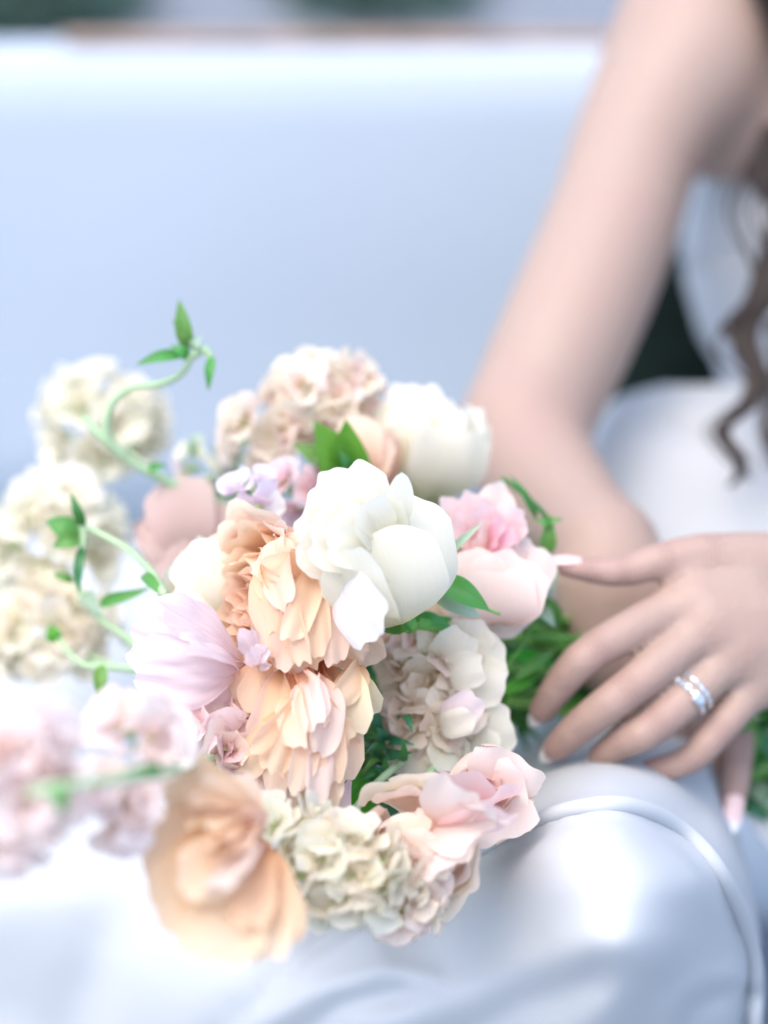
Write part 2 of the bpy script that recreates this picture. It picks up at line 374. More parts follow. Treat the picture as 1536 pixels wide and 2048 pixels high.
# low plants on the gravel behind the bench
def low_plant(x, y, rad, h, label, seed, n=90):
    rnd = random.Random(seed); t = thing('low_plant', label, 'plant', (x, y, 0), 'low green plants on the gravel')
    for i in range(n):
        a = rnd.uniform(0, 6.28); r = rad*math.sqrt(rnd.random()); b = np.array([x+math.cos(a)*r*.5, y+math.sin(a)*r*.5, 0.0])
        e = np.array([x+math.cos(a)*r, y+math.sin(a)*r, h*rnd.uniform(.4, 1)*(1-.4*(r/rad)**2)])
        aa = e-b; vs = []; s = nz(np.cross(aa, [rnd.uniform(-1, 1), rnd.uniform(-1, 1), .3]))
        for k in range(5):
            v = k/4; w_ = .022*math.sin(math.pi*min(.98, v*.9+.08)); q = b+aa*v+np.array([0, 0, .02*math.sin(3*v)])
            vs += [q-s*w_, q+s*w_]
        part('leaf', vs, [(2*k, 2*k+1, 2*k+3, 2*k+2) for k in range(4)], M['leafbg'], t, {'pu': [0]*10, 'pv': [.5]*10})
M['leafbg'] = petal_mat('grey_green_leaf_low', (.08, .15, .12), (.10, .18, .145), (.12, .20, .165), var=.3)
low_plant(-.70, 3.75, .30, .16, 'low dark green plant on the gravel at the top left corner', 1, 120)
low_plant(-.02, 3.85, .26, .10, 'low green plant on the gravel above the middle of the bench back', 2, 110)

# bench: padded white back with a thin tan rail, padded seat
def rounded_slab(x0, x1, prof, m, name, parent, nx=40, wav=0.0):
    """closed profile in the Y-Z plane swept along X with softly rounded ends"""
    pr = np.array(prof); c = pr.mean(axis=0); vs = []
    xs = [x0]+[x0+.012*k for k in (1, 2, 3)]+list(np.linspace(x0+.06, x1-.06, nx))+[x1-.012*k for k in (3, 2, 1)]+[x1]
    for i, x in enumerate(xs):
        e = min(x-x0, x1-x); s = 1-.5*max(0, 1-e/.04)**2*.12
        for q in pr: vs.append((x, c[0]+(q[0]-c[0])*s+wav*mnoise.noise(Vector((x*3, q[1]*3, 0))), c[1]+(q[1]-c[1])*s+wav*.5*mnoise.noise(Vector((x*3, 5, q[0]*3)))))
    n = len(pr); f = grid_faces(n, len(xs), True); f.append(tuple(range(n))[::-1]); f.append(tuple((len(xs)-1)*n+k for k in range(n)))
    return part(name, vs, f, m, parent)
BY = 1.40
bench = thing('bench', 'long pale white padded bench with a thin tan rail along its back', 'bench', (0, BY, 0))
rim_z = .850; LE = .07
back_prof = [(BY, .44), (BY+.012, .53), (BY+.032, .66), (BY+LE-.01, rim_z-.05), (BY+LE+.002, rim_z-.018), (BY+LE+.018, rim_z-.005), (BY+LE+.05, rim_z-.004), (BY+LE+.08, rim_z-.02), (BY+LE+.085, rim_z-.1), (BY+.12, .60), (BY+.10, .44)]
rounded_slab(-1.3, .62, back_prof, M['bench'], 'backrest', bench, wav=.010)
seat_prof = [(BY-.38, .43), (BY-.385, .40), (BY-.37, .36), (BY-.2, .35), (BY+.04, .35), (BY+.04, .42), (BY-.01, .442), (BY-.2, .455), (BY-.31, .452), (BY-.36, .446)]
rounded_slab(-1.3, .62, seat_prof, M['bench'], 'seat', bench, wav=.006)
rx0 = P(85, 70, 1.47)[0]
vs, f = tube_geo(np.array([(x, BY+LE+.035, rim_z+.001) for x in np.linspace(rx0, .60, 12)]), .006, 10)
part('rail', vs, f, M['wood'], bench)
for lx in (-1.22, .5):
    for ly in (BY-.31, BY+.03):
        vs, f = tube_geo(np.array([(lx, ly, 0.0), (lx, ly, .2), (lx, ly, .352)]), .02, 10)
        part('leg', vs, f, M['wood'], bench)

# near-black rounded form filling the gap between arm and waist
def dark_form():
    t = thing('dark_form', 'black-green rounded form filling the gap between the arm and the white bodice', 'dark_form', P(1340, 900, 1.42))
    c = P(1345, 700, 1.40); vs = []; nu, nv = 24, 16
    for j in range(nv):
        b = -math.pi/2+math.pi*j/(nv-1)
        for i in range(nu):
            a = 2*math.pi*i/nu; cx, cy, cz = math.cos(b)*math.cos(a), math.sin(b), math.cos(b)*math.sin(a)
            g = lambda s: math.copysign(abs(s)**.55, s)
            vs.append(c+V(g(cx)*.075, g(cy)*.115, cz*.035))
    part('form_surface', vs, grid_faces(nu, nv, True), M['dark'], t)
dark_form()

# ================================================================== PERSON
# signed distance field of rounded bones, polygonised once into one continuous skin
def swept(pts, n=10):
    """one smooth tapering limb through (point, radius) stations"""
    q = cat_rom([list(P(*p))+[r] for p, r in pts], n+1)
    return [(q[i, :3], q[i+1, :3], q[i, 3], q[i+1, 3]) for i in range(n)]
def bone(lst, a, ra, b, rb): lst.append([(P(*a), P(*b), ra, rb)])
def sdf_caps(p, caps, k):
    d = None
    for (a, b, ra, rb) in caps:
        ab = b-a; t = np.clip(((p-a)@ab)/(ab@ab+1e-12), 0, 1)
        q = np.linalg.norm(p-a-t[:, None]*ab, axis=1)-(ra+(rb-ra)*t)
        if d is None: d = q
        elif k <= 0: d = np.minimum(d, q)
        else:
            h = np.maximum(k-np.abs(d-q), 0)/k; d = np.minimum(d, q)-h*h*k*.25
    return d
# groups: each group is smooth inside (k); groups listed as joined blend with their body group
arm = []      # torso, upper arm, forearm, under hand's palm
arm.append(swept([((1395, 60, 1.205), .050), ((1350, 160, 1.195), .0470), ((1272, 300, 1.17), .0385), ((1232, 430, 1.145), .0378), ((1155, 620, 1.11), .0378), ((1076, 795, 1.085), .0358), ((1050, 866, 1.078), .0335)], 14))
bone(arm, (1395, 130, 1.20), .050, (1480, 60, 1.24), .055)
bone(arm, (1480, 60, 1.24), .055, (2400, 60, 1.30), .055)
bone(arm, (1560, 135, 1.25), .060, (2300, 130, 1.27), .070)
bone(arm, (1480, 190, 1.22), .046, (1720, 220, 1.215), .045)
bone(arm, (1440, 250, 1.22), .034, (1600, 255, 1.22), .034)
bone(arm, (1770, 260, 1.29), .078, (1830, 720, 1.30), .076)
bone(arm, (2050, 260, 1.29), .078, (1980, 720, 1.30), .076)
bone(arm, (1900, -60, 1.27), .055, (1900, -330, 1.24), .050)
arm.append(swept([((1040, 866, 1.070), .0325), ((1066, 925, 1.055), .0325), ((1115, 1000, 1.025), .0300), ((1180, 1075, .99), .0262), ((1215, 1120, .97), .0240), ((1228, 1175, .965), .0225)], 12))
palmB = []
bone(palmB, (1212, 1105, .975), .0245, (1225, 1170, .965), .022)
for (m_, r_) in (((1400, 1310, .958), .0105), ((1350, 1345, .953), .0105), ((1278, 1348, .953), .0104), ((1205, 1322, .956), .0105)):
    bone(palmB, (1222+(m_[0]-1300)*.38, 1165, .962), .0165, m_, r_)
bone(palmB, (1190, 1170, .962), .0165, (1202, 1325, .954), .0118)
fingB = [
 [((1400, 1310, .958), .0098), ((1472, 1430, .945), .0082), ((1474, 1530, .93), .0072), ((1464, 1618, .922), .0058)],
 [((1350, 1345, .953), .0098), ((1412, 1470, .950), .0080), ((1428, 1550, .945), .0070), ((1425, 1600, .955), .0058)],
 [((1278, 1348, .953), .0095), ((1352, 1470, .955), .0078), ((1372, 1545, .955), .0068), ((1372, 1590, .965), .0055)],
 [((1202, 1325, .954), .0105), ((1275, 1440, .960), .0070), ((1295, 1500, .962), .0060), ((1300, 1540, .970), .0050)],
 [((1275, 1150, .975), .0130), ((1400, 1200, .985), .0095), ((1480, 1290, .985), .0080), ((1500, 1350, .985), .0062)]]
foreA = []
bone(foreA, (1765, 1235, .93), .0245, (2150, 1180, 1.02), .034)
bone(foreA, (2150, 1180, 1.02), .034, (2420, 1050, 1.12), .036)
bone(foreA, (2420, 1050, 1.12), .036, (2400, 60, 1.28), .045)
palmA = []
IA, MA, RA_, PA = (1388, 1196, .887), (1424, 1246, .882), (1478, 1300, .884), (1520, 1356, .890)
for (m_, w_, r_) in ((IA, (1700, 1165), .0108), (MA, (1705, 1205), .0106), (RA_, (1715, 1250), .0104), (PA, (1720, 1290), .0096)):
    bone(palmA, m_, r_, (w_[0], w_[1], .915), .0185)
bone(palmA, (1388, 1196, .892), .0100, (1520, 1356, .895), .0090)
bone(palmA, (1460, 1185, .896), .0125, (1575, 1345, .900), .0120)
bone(palmA, (1700, 1200, .915), .021, (1765, 1235, .93), .0245)
for m_ in (IA, MA, RA_, PA): bone(palmA, (m_[0]-2, m_[1]-4, m_[2]-.0045), .0078, (m_[0]+110, m_[1]-18, m_[2]-.002), .0052)
fingA = [
 [(IA, .0102), ((1195, 1297, .868), .0085), ((1129, 1358, .873), .0077), ((1085, 1420, .884), .0061)],
 [(MA, .0102), ((1258, 1377, .864), .0087), ((1167, 1447, .871), .0078), ((1112, 1496, .882), .0062)],
 [(RA_, .0100), ((1314, 1447, .866), .0084), ((1244, 1485, .872), .0075), ((1202, 1514, .882), .0061)],
 [(PA, .0090), ((1433, 1464, .876), .0076), ((1377, 1520, .879), .0067), ((1306, 1541, .885), .0056)],
 [((1580, 1130, .900), .0150), ((1415, 1112, .890), .0104), ((1330, 1120, .886), .0084), ((1244, 1143, .884), .0069), ((1180, 1140, .884), .0058), ((1126, 1133, .884), .0040)]]
def chain(c): return swept(c, 9)
FA = [chain(c) for c in fingA]; FB = [chain(c) for c in fingB]
def smin(a, b, k):
    h = np.maximum(k-np.abs(a-b), 0)/k; return np.minimum(a, b)-h*h*k*.25
def body_sdf(p, ctr=None, rad=0):
    def cull(caps, k):
        if ctr is None: return caps
        ds = [float(sdf_caps(ctr[None], [c], 0)[0]) for c in caps]
        return [c for c, d_ in zip(caps, ds) if d_ < rad+k+.004]
    big = np.full(len(p), 9.0); out_ = big.copy()
    for core, k, fs, kf in ((palmA+foreA, .012, FA, .007), (arm+palmB, .011, FB, .007)):
        dc = big
        for chn in core:
            cc = cull(chn, k)
            if cc: dc = smin(dc, sdf_caps(p, cc, 0), k)
        out_ = np.minimum(out_, dc)
        for fc in fs:
            ff = cull(fc, .01)
            if ff: out_ = np.minimum(out_, smin(dc, sdf_caps(p, ff, 0), kf))
    return out_
def polygonise(h=.0017, B=14):
    allc = sum(palmA+foreA+arm+palmB+FA+FB, [])
    lo = np.min([np.minimum(a, b)-max(ra, rb)-.02 for a, b, ra, rb in allc], axis=0); hi = np.max([np.maximum(a, b)+max(ra, rb)+.02 for a, b, ra, rb in allc], axis=0)
    bs = h*B; nb = np.ceil((hi-lo)/bs).astype(int)
    g = np.stack(np.meshgrid(*[np.arange(n) for n in nb], indexing='ij'), -1).reshape(-1, 3)
    cs = lo+(g+.5)*bs; dd = body_sdf(cs); keep = np.abs(dd) < bs*.87+.012
    g, cs = g[keep], cs[keep]
    S = (np.array(nb)*B+4).astype(np.int64)
    loc = np.stack(np.meshgrid(*[np.arange(B+1)]*3, indexing='ij'), -1).reshape(-1, 3)
    ids, pos, quads = [], [], []
    def lin(c): return (c[:, 0]*S[1]+c[:, 1])*S[2]+c[:, 2]
    offs = np.array([[i, j, k] for i in (0, 1) for j in (0, 1) for k in (0, 1)])
    for gi, c in zip(g, cs):
        p = lo+(gi*B+loc)*h
        v = body_sdf(p, c, bs*.87).reshape(B+1, B+1, B+1)
        if v.min() > 0 or v.max() < 0: continue
        corner = np.stack([v[o[0]:B+o[0], o[1]:B+o[1], o[2]:B+o[2]] for o in offs], -1)
        act = (corner.min(-1) < 0) & (corner.max(-1) >= 0)
        ci = np.argwhere(act)
        if len(ci):
            cv = corner[act]; acc = np.zeros((len(ci), 3)); cnt = np.zeros(len(ci))
            for a in range(8):
                for ax in range(3):
                    if offs[a][ax] == 0:
                        b_ = a+(4, 2, 1)[ax]; va, vb = cv[:, a], cv[:, b_]; x = (va < 0) != (vb < 0)
                        t = np.where(x, va/(va-vb+1e-20), 0); q = offs[a]+np.eye(3)[ax]*t[:, None]
                        acc[x] += q[x]; cnt[x] += 1
            ids.append(lin(gi*B+ci)); pos.append(lo+(gi*B+ci+acc/cnt[:, None])*h)
        for ax in range(3):
            sl0 = v[:B, :B, :B]; o = np.eye(3, dtype=int)[ax]; sl1 = v[o[0]:B+o[0], o[1]:B+o[1], o[2]:B+o[2]]
            x = np.argwhere((sl0 < 0) != (sl1 < 0))
            if not len(x): continue
            inside = (sl0 < 0)[x[:, 0], x[:, 1], x[:, 2]]; base = gi*B+x; e1, e2 = np.eye(3, dtype=int)[(ax+1) % 3], np.eye(3, dtype=int)[(ax+2) % 3]
            q = np.stack([lin(base), lin(base-e1), lin(base-e1-e2), lin(base-e2)], 1)
            q[~inside] = q[~inside][:, ::-1]
            quads.append(q)
    ids = np.concatenate(ids); pos = np.concatenate(pos); quads = np.concatenate(quads)
    o = np.argsort(ids); ids, pos = ids[o], pos[o]
    ix = np.searchsorted(ids, quads); ix = np.clip(ix, 0, len(ids)-1); ok = (ids[ix] == quads).all(1)
    quads = ix[ok]
    for it in range(3):      # light smoothing
        acc = np.zeros_like(pos); cnt = np.zeros(len(pos))
        for a in range(4):
            for b_ in ((a+1) % 4, (a+3) % 4):
                np.add.at(acc, quads[:, a], pos[quads[:, b_]]); np.add.at(cnt, quads[:, a], 1)
        avg = acc/np.maximum(cnt, 1)[:, None]; pos = np.where(cnt[:, None] > 0, pos*.5+avg*.5, pos)
    return pos, quads
pos, quads = polygonise()
flush = np.zeros(len(pos)); along = np.zeros(len(pos)); crease = np.zeros(len(pos))
for c in fingA+fingB:
    for idx, (pp, r_) in enumerate(c):
        dd = np.linalg.norm(pos-P(*pp), axis=1); flush = np.maximum(flush, (.55 if idx == len(c)-1 else .38)*np.exp(-(dd/(.013))**2))
for c in fingA+fingB:
    for idx in range(1, len(c)-1):
        J, A0, B0 = P(*c[idx][0]), P(*c[idx-1][0]), P(*c[idx+1][0]); ax_ = nz(B0-A0); rel = pos-J; al = rel@ax_
        wgt = np.exp(-(al/(.0048 if idx == 1 else .0034))**2)*(np.linalg.norm(rel-al[:, None]*ax_, axis=1) < .012)
        m_ = wgt > crease; crease[m_] = wgt[m_]; along[m_] = al[m_]*1000
for pp, s_, a_ in (((1060, 850, 1.04), .03, .15), ((1225, 420, 1.11), .02, .15), ((1390, 350, 1.16), .015, .45)):
    flush = np.maximum(flush, a_*np.exp(-(np.linalg.norm(pos-P(*pp), axis=1)/s_)**2))
person = obj('person', None)
bpy.data.objects.remove(person)
PORG = P(1700, 900, 1.25)
person = obj('person', raw_mesh('person', pos-PORG, quads, M['skin'], {'flush': flush, 'along': along, 'crease': crease})); person.location = PORG
person['label'] = 'seated bride in a strapless white dress with one hand laid over the other'; person['category'] = 'person'

# finger nails
def nail(tip, prev, nrm, L=.0125, W=.0078, ext=.35):
    T, Q = P(*tip), P(*prev); a = nz(T-Q); n_ = V(*nrm); n_ = nz(n_-a*n_.dot(a)); s = np.cross(a, n_)
    r = W*.62; base = T-a*L*.55+n_*.0008; vs, pvs = [], []
    for j in range(9):
        v = j/8; wd = (.72+.28*math.sin(math.pi*min(1, v*1.1)))*(1 if v < .6 else math.sqrt(max(.02, 1-((v-.6)/.42)**2)))
        for i in range(7):
            u = -1+2*i/6; x = u*W/2*wd
            vs.append(base+a*(v*L*(1+ext))+s*x+n_*(math.sqrt(max(0, r*r-x*x))-r*.0+.0006*math.sin(v*3)-.0035*v*v-.0005)); pvs.append(v)
    part('fingernail', vs, grid_faces(7, 9), M['nailm'], person, {'pv': pvs, 'pu': pvs})
M['nailm'] = petal_mat('pink_nail_with_white_tip', (.74, .50, .48), (.78, .56, .55), (.86, .84, .82), tr=0, rough=.2, var=.03, vein=0, pos=(0, .62, .80), spec=.5)
nail(fingA[0][3][0], fingA[0][2][0], (-.5, .1, 1)); nail(fingA[1][3][0], fingA[1][2][0], (-.3, .1, 1)); nail(fingA[2][3][0], fingA[2][2][0], (-.2, .0, 1))
nail(fingA[3][3][0], fingA[3][2][0], (-.1, .2, 1), L=.010, W=.0066); nail(fingA[4][5][0], fingA[4][4][0], (-.1, 1, .5), L=.013)
nail(fingB[0][3][0], fingB[0][2][0], (0, -.1, 1), L=.0135, W=.0092, ext=.5)

# dress -----------------------------------------------------------------
def bodice():
    rows = [(352, 1385, .118), (362, 1384, .122), (372, 1384, .122), (420, 1376, .124), (480, 1364, .124), (540, 1370, .120), (600, 1386, .112), (660, 1404, .106), (720, 1436, .098), (780, 1446, .096), (840, 1430, .100), (900, 1390, .11)]
    yy = np.linspace(352, 900, 34); vs = []; nu = 48
    for y in yy:
        l = np.interp(y, [r[0] for r in rows], [r[1] for r in rows]); a = np.interp(y, [r[0] for r in rows], [r[2] for r in rows]); d = 1.285
        cx = l+a*FPX/d
        for i in range(nu):
            t = 2*math.pi*i/nu; ca, sa = math.cos(t), math.sin(t)
            lift = 22*math.sin(max(0, min(1, (cx-100-l)/300)))
            gather = .0016*math.sin(t*17+y*.01)+.003*mnoise.noise(Vector((t*2, y*.01, 0)))+(.004 if 545 < y < 575 else 0)*0
            dip = 26*max(0, sa)*(1 if y < 480 else max(0, 1-(y-480)/200))*math.cos((t-math.pi*.75)*1.0)
            vs.append(P(cx, y+dip, d)+V(ca*(a+gather), 0, sa*(a*.80+gather)))
    vs = np.array(vs)
    return part('bodice', vs, grid_faces(nu, len(yy), True), M['satin'], person)
bod = bodice()
tube('seam', [(1356, 505, 1.27), (1378, 522, 1.215), (1440, 534, 1.19), (1500, 532, 1.18), (1600, 525, 1.178)], .0014, M['satin'], bod, n=24)

# thin-plate depth field through chosen cloth points
def tps(pts, lam=1e-4):
    p = np.array([(a/500, b/500) for a, b, _ in pts]); z = np.array([c for _, _, c in pts]); n = len(p)
    def K(r): return np.where(r > 0, r*r*np.log(r+1e-12), 0)
    A = np.zeros((n+3, n+3)); A[:n, :n] = K(np.linalg.norm(p[:, None]-p[None], axis=2))+np.eye(n)*lam
    A[:n, n] = 1; A[:n, n+1:] = p; A[n, :n] = 1; A[n+1:, :n] = p.T
    w_ = np.linalg.solve(A, np.concatenate([z, np.zeros(3)]))
    def f(x, y):
        q = np.array([x/500, y/500]); return float(K(np.linalg.norm(p-q, axis=1))@w_[:n]+w_[n]+w_[n+1]*q[0]+w_[n+2]*q[1])
    return f
def poly_dist(x, y, pl):
    best = 1e9; sgn = 1
    for (a, b), (c, d) in zip(pl[:-1], pl[1:]):
        t = max(0, min(1, ((x-a)*(c-a)+(y-b)*(d-b))/((c-a)**2+(d-b)**2))); q = math.hypot(x-a-t*(c-a), y-b-t*(d-b))
        if q < best: best = q; sgn = math.copysign(1, (c-a)*(y-b)-(d-b)*(x-a))
    return best, sgn
PIPE = [(-1, 0)]
PIPE = [(560, 1985), (700, 1880), (860, 1775), (980, 1690), (1090, 1635), (1180, 1612), (1260, 1612), (1340, 1645), (1410, 1705), (1465, 1790), (1500, 1880), (1512, 1960), (1508, 2060)]
PIPE_S = [tuple(q) for q in cat_rom(PIPE, 60)]
panel_pts = [(1230, 1740, .752), (1230, 1655, .768), (1220, 1540, .845), (1100, 1580, .84), (1330, 1560, .86), (1400, 1620, .87), (1240, 1470, .93), (1050, 1500, .93), (1080, 1700, .785), (960, 1760, .825), (880, 1850, .85), (820, 1760, .90),
 (1400, 1760, .79), (1470, 1860, .85), (1240, 1900, .748), (1080, 1900, .785), (960, 1950, .825), (1240, 2050, .788), (1240, 2250, .87), (1400, 1950, .82), (1460, 2050, .88), (1420, 2250, .92), (900, 2060, .84), (700, 2060, .85), (760, 1900, .85),
 (600, 1960, .86), (450, 2060, .89), (400, 1900, .90), (250, 2060, .955), (200, 1850, .95), (50, 2000, .99), (50, 1750, .975), (0, 1550, 1.03), (250, 1600, .99), (400, 1450, 1.02), (150, 1350, 1.10), (50, 1160, 1.20), (300, 1180, 1.17), (500, 1300, 1.08), (700, 1600, .95),
 (700, 1300, 1.08), (900, 1350, 1.06), (1100, 1300, 1.03), (-250, 1200, 1.22), (-250, 1700, 1.02), (-250, 2250, 1.03), (300, 2300, .99), (800, 2300, .90), (1300, 1250, 1.03), (1000, 1150, 1.12), (700, 1150, 1.15)]
DF = tps(panel_pts)
FOLDS = [([(760, 2060), (900, 2000), (1040, 1935), (1180, 1890), (1330, 1890)], 55, .012), ([(900, 2100), (1050, 2010), (1180, 1960)], 40, -.008), ([(1100, 2120), (1230, 2000), (1300, 1940)], 45, .007),
 ([(1350, 2120), (1385, 2020), (1440, 1990), (1500, 1985)], 24, -.012), ([(1330, 2120), (1350, 2020), (1400, 1965), (1470, 1955)], 30, .008), ([(480, 2080), (620, 1985), (760, 1940), (860, 1955)], 28, .007), ([(560, 2110), (680, 2015), (800, 1990)], 24, -.006),
 ([(600, 1850), (740, 1840)], 40, .008), ([(-50, 1800), (120, 1760), (260, 1650), (330, 1560)], 90, .010), ([(150, 2060), (230, 1900), (330, 1790)], 80, -.016), ([(380, 2080), (420, 1980), (560, 1900)], 60, .008)]
def panel_depth(x, y):
    d = DF(x, y)
    for pl, wd, am in FOLDS:
        q, _ = poly_dist(x, y, pl); d -= .7*am*math.exp(-(q/wd)**2)
    q, s = poly_dist(x, y, PIPE_S)
    if s < 0: d += .010*float(sm(q/40))*0+.006*math.exp(-((q-22)/16)**2)*0
    d += (.012 if s < 0 else 0)*float(sm((q-4)/18))*(1 if x > 700 else max(0, (x-500)/200))     # the upper ply lies behind the bound edge
    if s > 0: d += .005*math.exp(-((q-24)/11)**2)*float(sm((x-760)/240))
    d += .002*mnoise.noise(Vector((x/130, y/130, 0)))
    return d
def skirt_panel():
    nu, nv = 150, 110; vs = []
    def xr(y): return float(np.interp(y, [1080, 1400, 1480, 1620, 1760, 1880, 1960, 2048, 2300], [1400, 1440, 1455, 1462, 1502, 1522, 1512, 1486, 1470]))
    for j in range(nv):
        y = 1085+(2330-1085)*(j/(nv-1))
        for i in range(nu):
            s = i/(nu-1); R_ = xr(y); x = -320+(R_+320)*s; yy = y+(16*math.sin(x/180)-12*math.sin(x/90+1))*max(0, 1-(y-1085)/120)
            d = panel_depth(min(x, R_-2), yy)
            e = max(0, 1-(R_-x)/46); d += .055*(1-math.sqrt(max(0, 1-e*e)))
            if j == 0: d += .02
            vs.append(P(x, yy, d))
        vs.append(P(xr(y)-8, y, panel_depth(xr(y)-2, y)+.12))
    return part('skirt', np.array(vs), grid_faces(nu+1, nv), M['satin'], person)
sk = skirt_panel()
path = [P(x, y, panel_depth(x, y)-.0022+(.02*max(0, (x-1480)/40)**2 if x > 1480 else 0)) for x, y in PIPE_S if x > 800]
vs, f = tube_geo(cat_rom(path, 90), [.0015, .0034, .0040, .0040, .0034], 12); part('piping', vs, f, M['satin'], sk)
lap_pts = [(1420, 735, 1.19), (1560, 735, 1.16), (1300, 770, 1.19), (1230, 800, 1.175), (1400, 800, 1.145), (1250, 900, 1.135), (1400, 900, 1.12), (1600, 800, 1.12), (1600, 950, 1.095), (1400, 1020, 1.105), (1200, 1000, 1.13), (1600, 1100, 1.08), (1400, 1200, 1.08), (1600, 1400, 1.05), (1800, 900, 1.10), (1800, 1400, 1.05), (1420, 1500, 1.04), (1600, 1550, 1.04)]
LF = tps(lap_pts)
def skirt_lap():
    nu, nv = 60, 60; vs = []
    def xl(y): return float(np.interp(y, [770, 785, 805, 850, 950, 1500], [1330, 1270, 1220, 1185, 1150, 1150]))
    def xrr(y): return float(np.interp(y, [735, 1400, 1430, 1500], [2150, 2150, 1500, 1480]))
    for j in range(nv):
        y = 770+(1500-770)*j/(nv-1)
        for i in range(nu):
            s = i/(nu-1); x = xl(y)+(xrr(y)-xl(y))*s; d = LF(min(x, 1850), y)+.0
            e = max(0, 1-(x-xl(y))/40); d += .05*e*e
            d += .010*mnoise.noise(Vector((x/60, y/150, 4)))*max(0, 1-(y-735)/160)+.004*mnoise.noise(Vector((x/110, y/130, 9)))+.006*math.exp(-(((y-880)-(x-1400)*.5)/22)**2)
            vs.append(P(x, y, d))
    return part('skirt', np.array(vs), grid_faces(nu, nv), M['satin'], person)
skirt_lap()

# hair
def hair():
    strands = [
     ([(1560, 250, 1.13), (1520, 330, 1.12), (1540, 380, 1.11), (1580, 430, 1.10), (1560, 520, 1.09), (1530, 600, 1.085), (1500, 640, 1.08), (1490, 700, 1.075), (1515, 750, 1.07), (1505, 795, 1.065), (1475, 830, 1.06), (1448, 852, 1.06), (1450, 880, 1.055), (1475, 908, 1.05), (1484, 940, 1.05), (1462, 972, 1.05)], .0075, 24),
     ([(1600, 350, 1.12), (1560, 480, 1.11), (1520, 600, 1.09), (1478, 645, 1.08), (1470, 660, 1.08), (1490, 690, 1.075), (1512, 740, 1.07), (1508, 795, 1.065), (1478, 830, 1.06), (1455, 850, 1.06)], .0085, 26),
     ([(1560, 300, 1.12), (1500, 420, 1.10), (1540, 560, 1.09), (1462, 690, 1.08), (1530, 780, 1.065), (1430, 860, 1.055), (1500, 960, 1.045)], .013, 7),
     ([(1560, 640, 1.08), (1580, 760, 1.07), (1540, 860, 1.06), (1570, 960, 1.05)], .010, 12),
     ([(1530, 320, 1.12), (1518, 345, 1.115), (1530, 370, 1.11), (1560, 400, 1.11), (1570, 480, 1.10)], .005, 8),
     ([(1600, 600, 1.08), (1545, 590, 1.08), (1500, 606, 1.08), (1462, 628, 1.08)], .003, 6),
     ([(1600, -250, 1.14), (1590, -80, 1.14), (1615, 60, 1.145), (1670, 200, 1.14), (1660, 350, 1.12), (1610, 500, 1.10)], .024, 60),
     ([(1540, -250, 1.15), (1535, -60, 1.15), (1580, 60, 1.15), (1650, 180, 1.14)], .013, 20)]
    g = 0
    for pts, rad, cnt in strands:
        g += 1; V_, F_ = [], []; rnd = random.Random(g)
        ctr = cat_rom([P(*p) for p in pts], 46)
        for k in range(int(cnt*(1 if rad > .012 and cnt < 10 else 1.9))):
            a, r = rnd.uniform(0, 6.28), math.sqrt(rnd.random())*rad; ph = rnd.uniform(0, 6.28)
            n = len(ctr); tt = np.linspace(0, 1, n)
            env = (1-.75*tt**2)[:, None]
            path = ctr+(V(math.cos(a), 0, math.sin(a))*r)[None]*env+np.outer(np.sin(tt*9+ph), V(.5, .2, .5))*rad*.25*env
            vs, f = tube_geo(path, [.0008, .0009, .0007, .0003], 4); b = len(V_)
            F_ += [tuple(i+sum(len(x) for x in V_) for i in q) for q in f]; V_.append(vs)
        part('hair_lock', np.concatenate(V_), F_, M['hair'], person)
hair()

# rings on the ring finger -------------------------------------------------
def rings():
    A_, B_ = P(*RA_), P(*fingA[2][1][0]); ax = nz(B_-A_); top = V(-.10, .25, 1); top = nz(top-ax*top.dot(ax)); sd2 = np.cross(ax, top)
    def make(name, label, t, r, stones, bandr):
        c = A_+(B_-A_)*t; T = thing(name, label, 'ring', c, None)
        path = [c+(top*math.cos(a)+sd2*math.sin(a))*r for a in np.linspace(0, 2*math.pi, 49)]
        vs, f = tube_geo(path, bandr, 8); part('band', vs, f, M['metal'], T)
        for (a, sz, el) in stones:
            q = c+(top*math.cos(a)+sd2*math.sin(a))*(r+sz*.45); n_ = top*math.cos(a)+sd2*math.sin(a); s_ = np.cross(ax, n_)
            vs = []; ns = 8
            for rr, zz in ((.001, -.9), (.55, -.35), (1.0, .0), (.98, .12), (.6, .45), (.001, .46)):
                for k in range(ns):
                    th = 2*math.pi*(k+.5)/ns; vs.append(q+(ax*math.cos(th)*rr+s_*math.sin(th)*rr*el)*sz+n_*zz*sz)
            part('stone', vs, grid_faces(ns, 6, True), M['gem'], T, smooth=False)
    make('wedding_ring', 'thin white gold band of small diamonds, nearer the knuckle on the ring finger', .565, .0098, [(R(a), .00115, 1) for a in range(-80, 81, 15)], .0011)
    make('engagement_ring', 'diamond ring with a large oval stone, nearer the fingertip on the ring finger', .655, .0095, [(R(-26), .0031, 1.3)]+[(R(a), .0019, 1) for a in (10, 30, 50)]+[(R(a), .0013, 1) for a in (66, 80, -60, -76)], .0011)
rings()

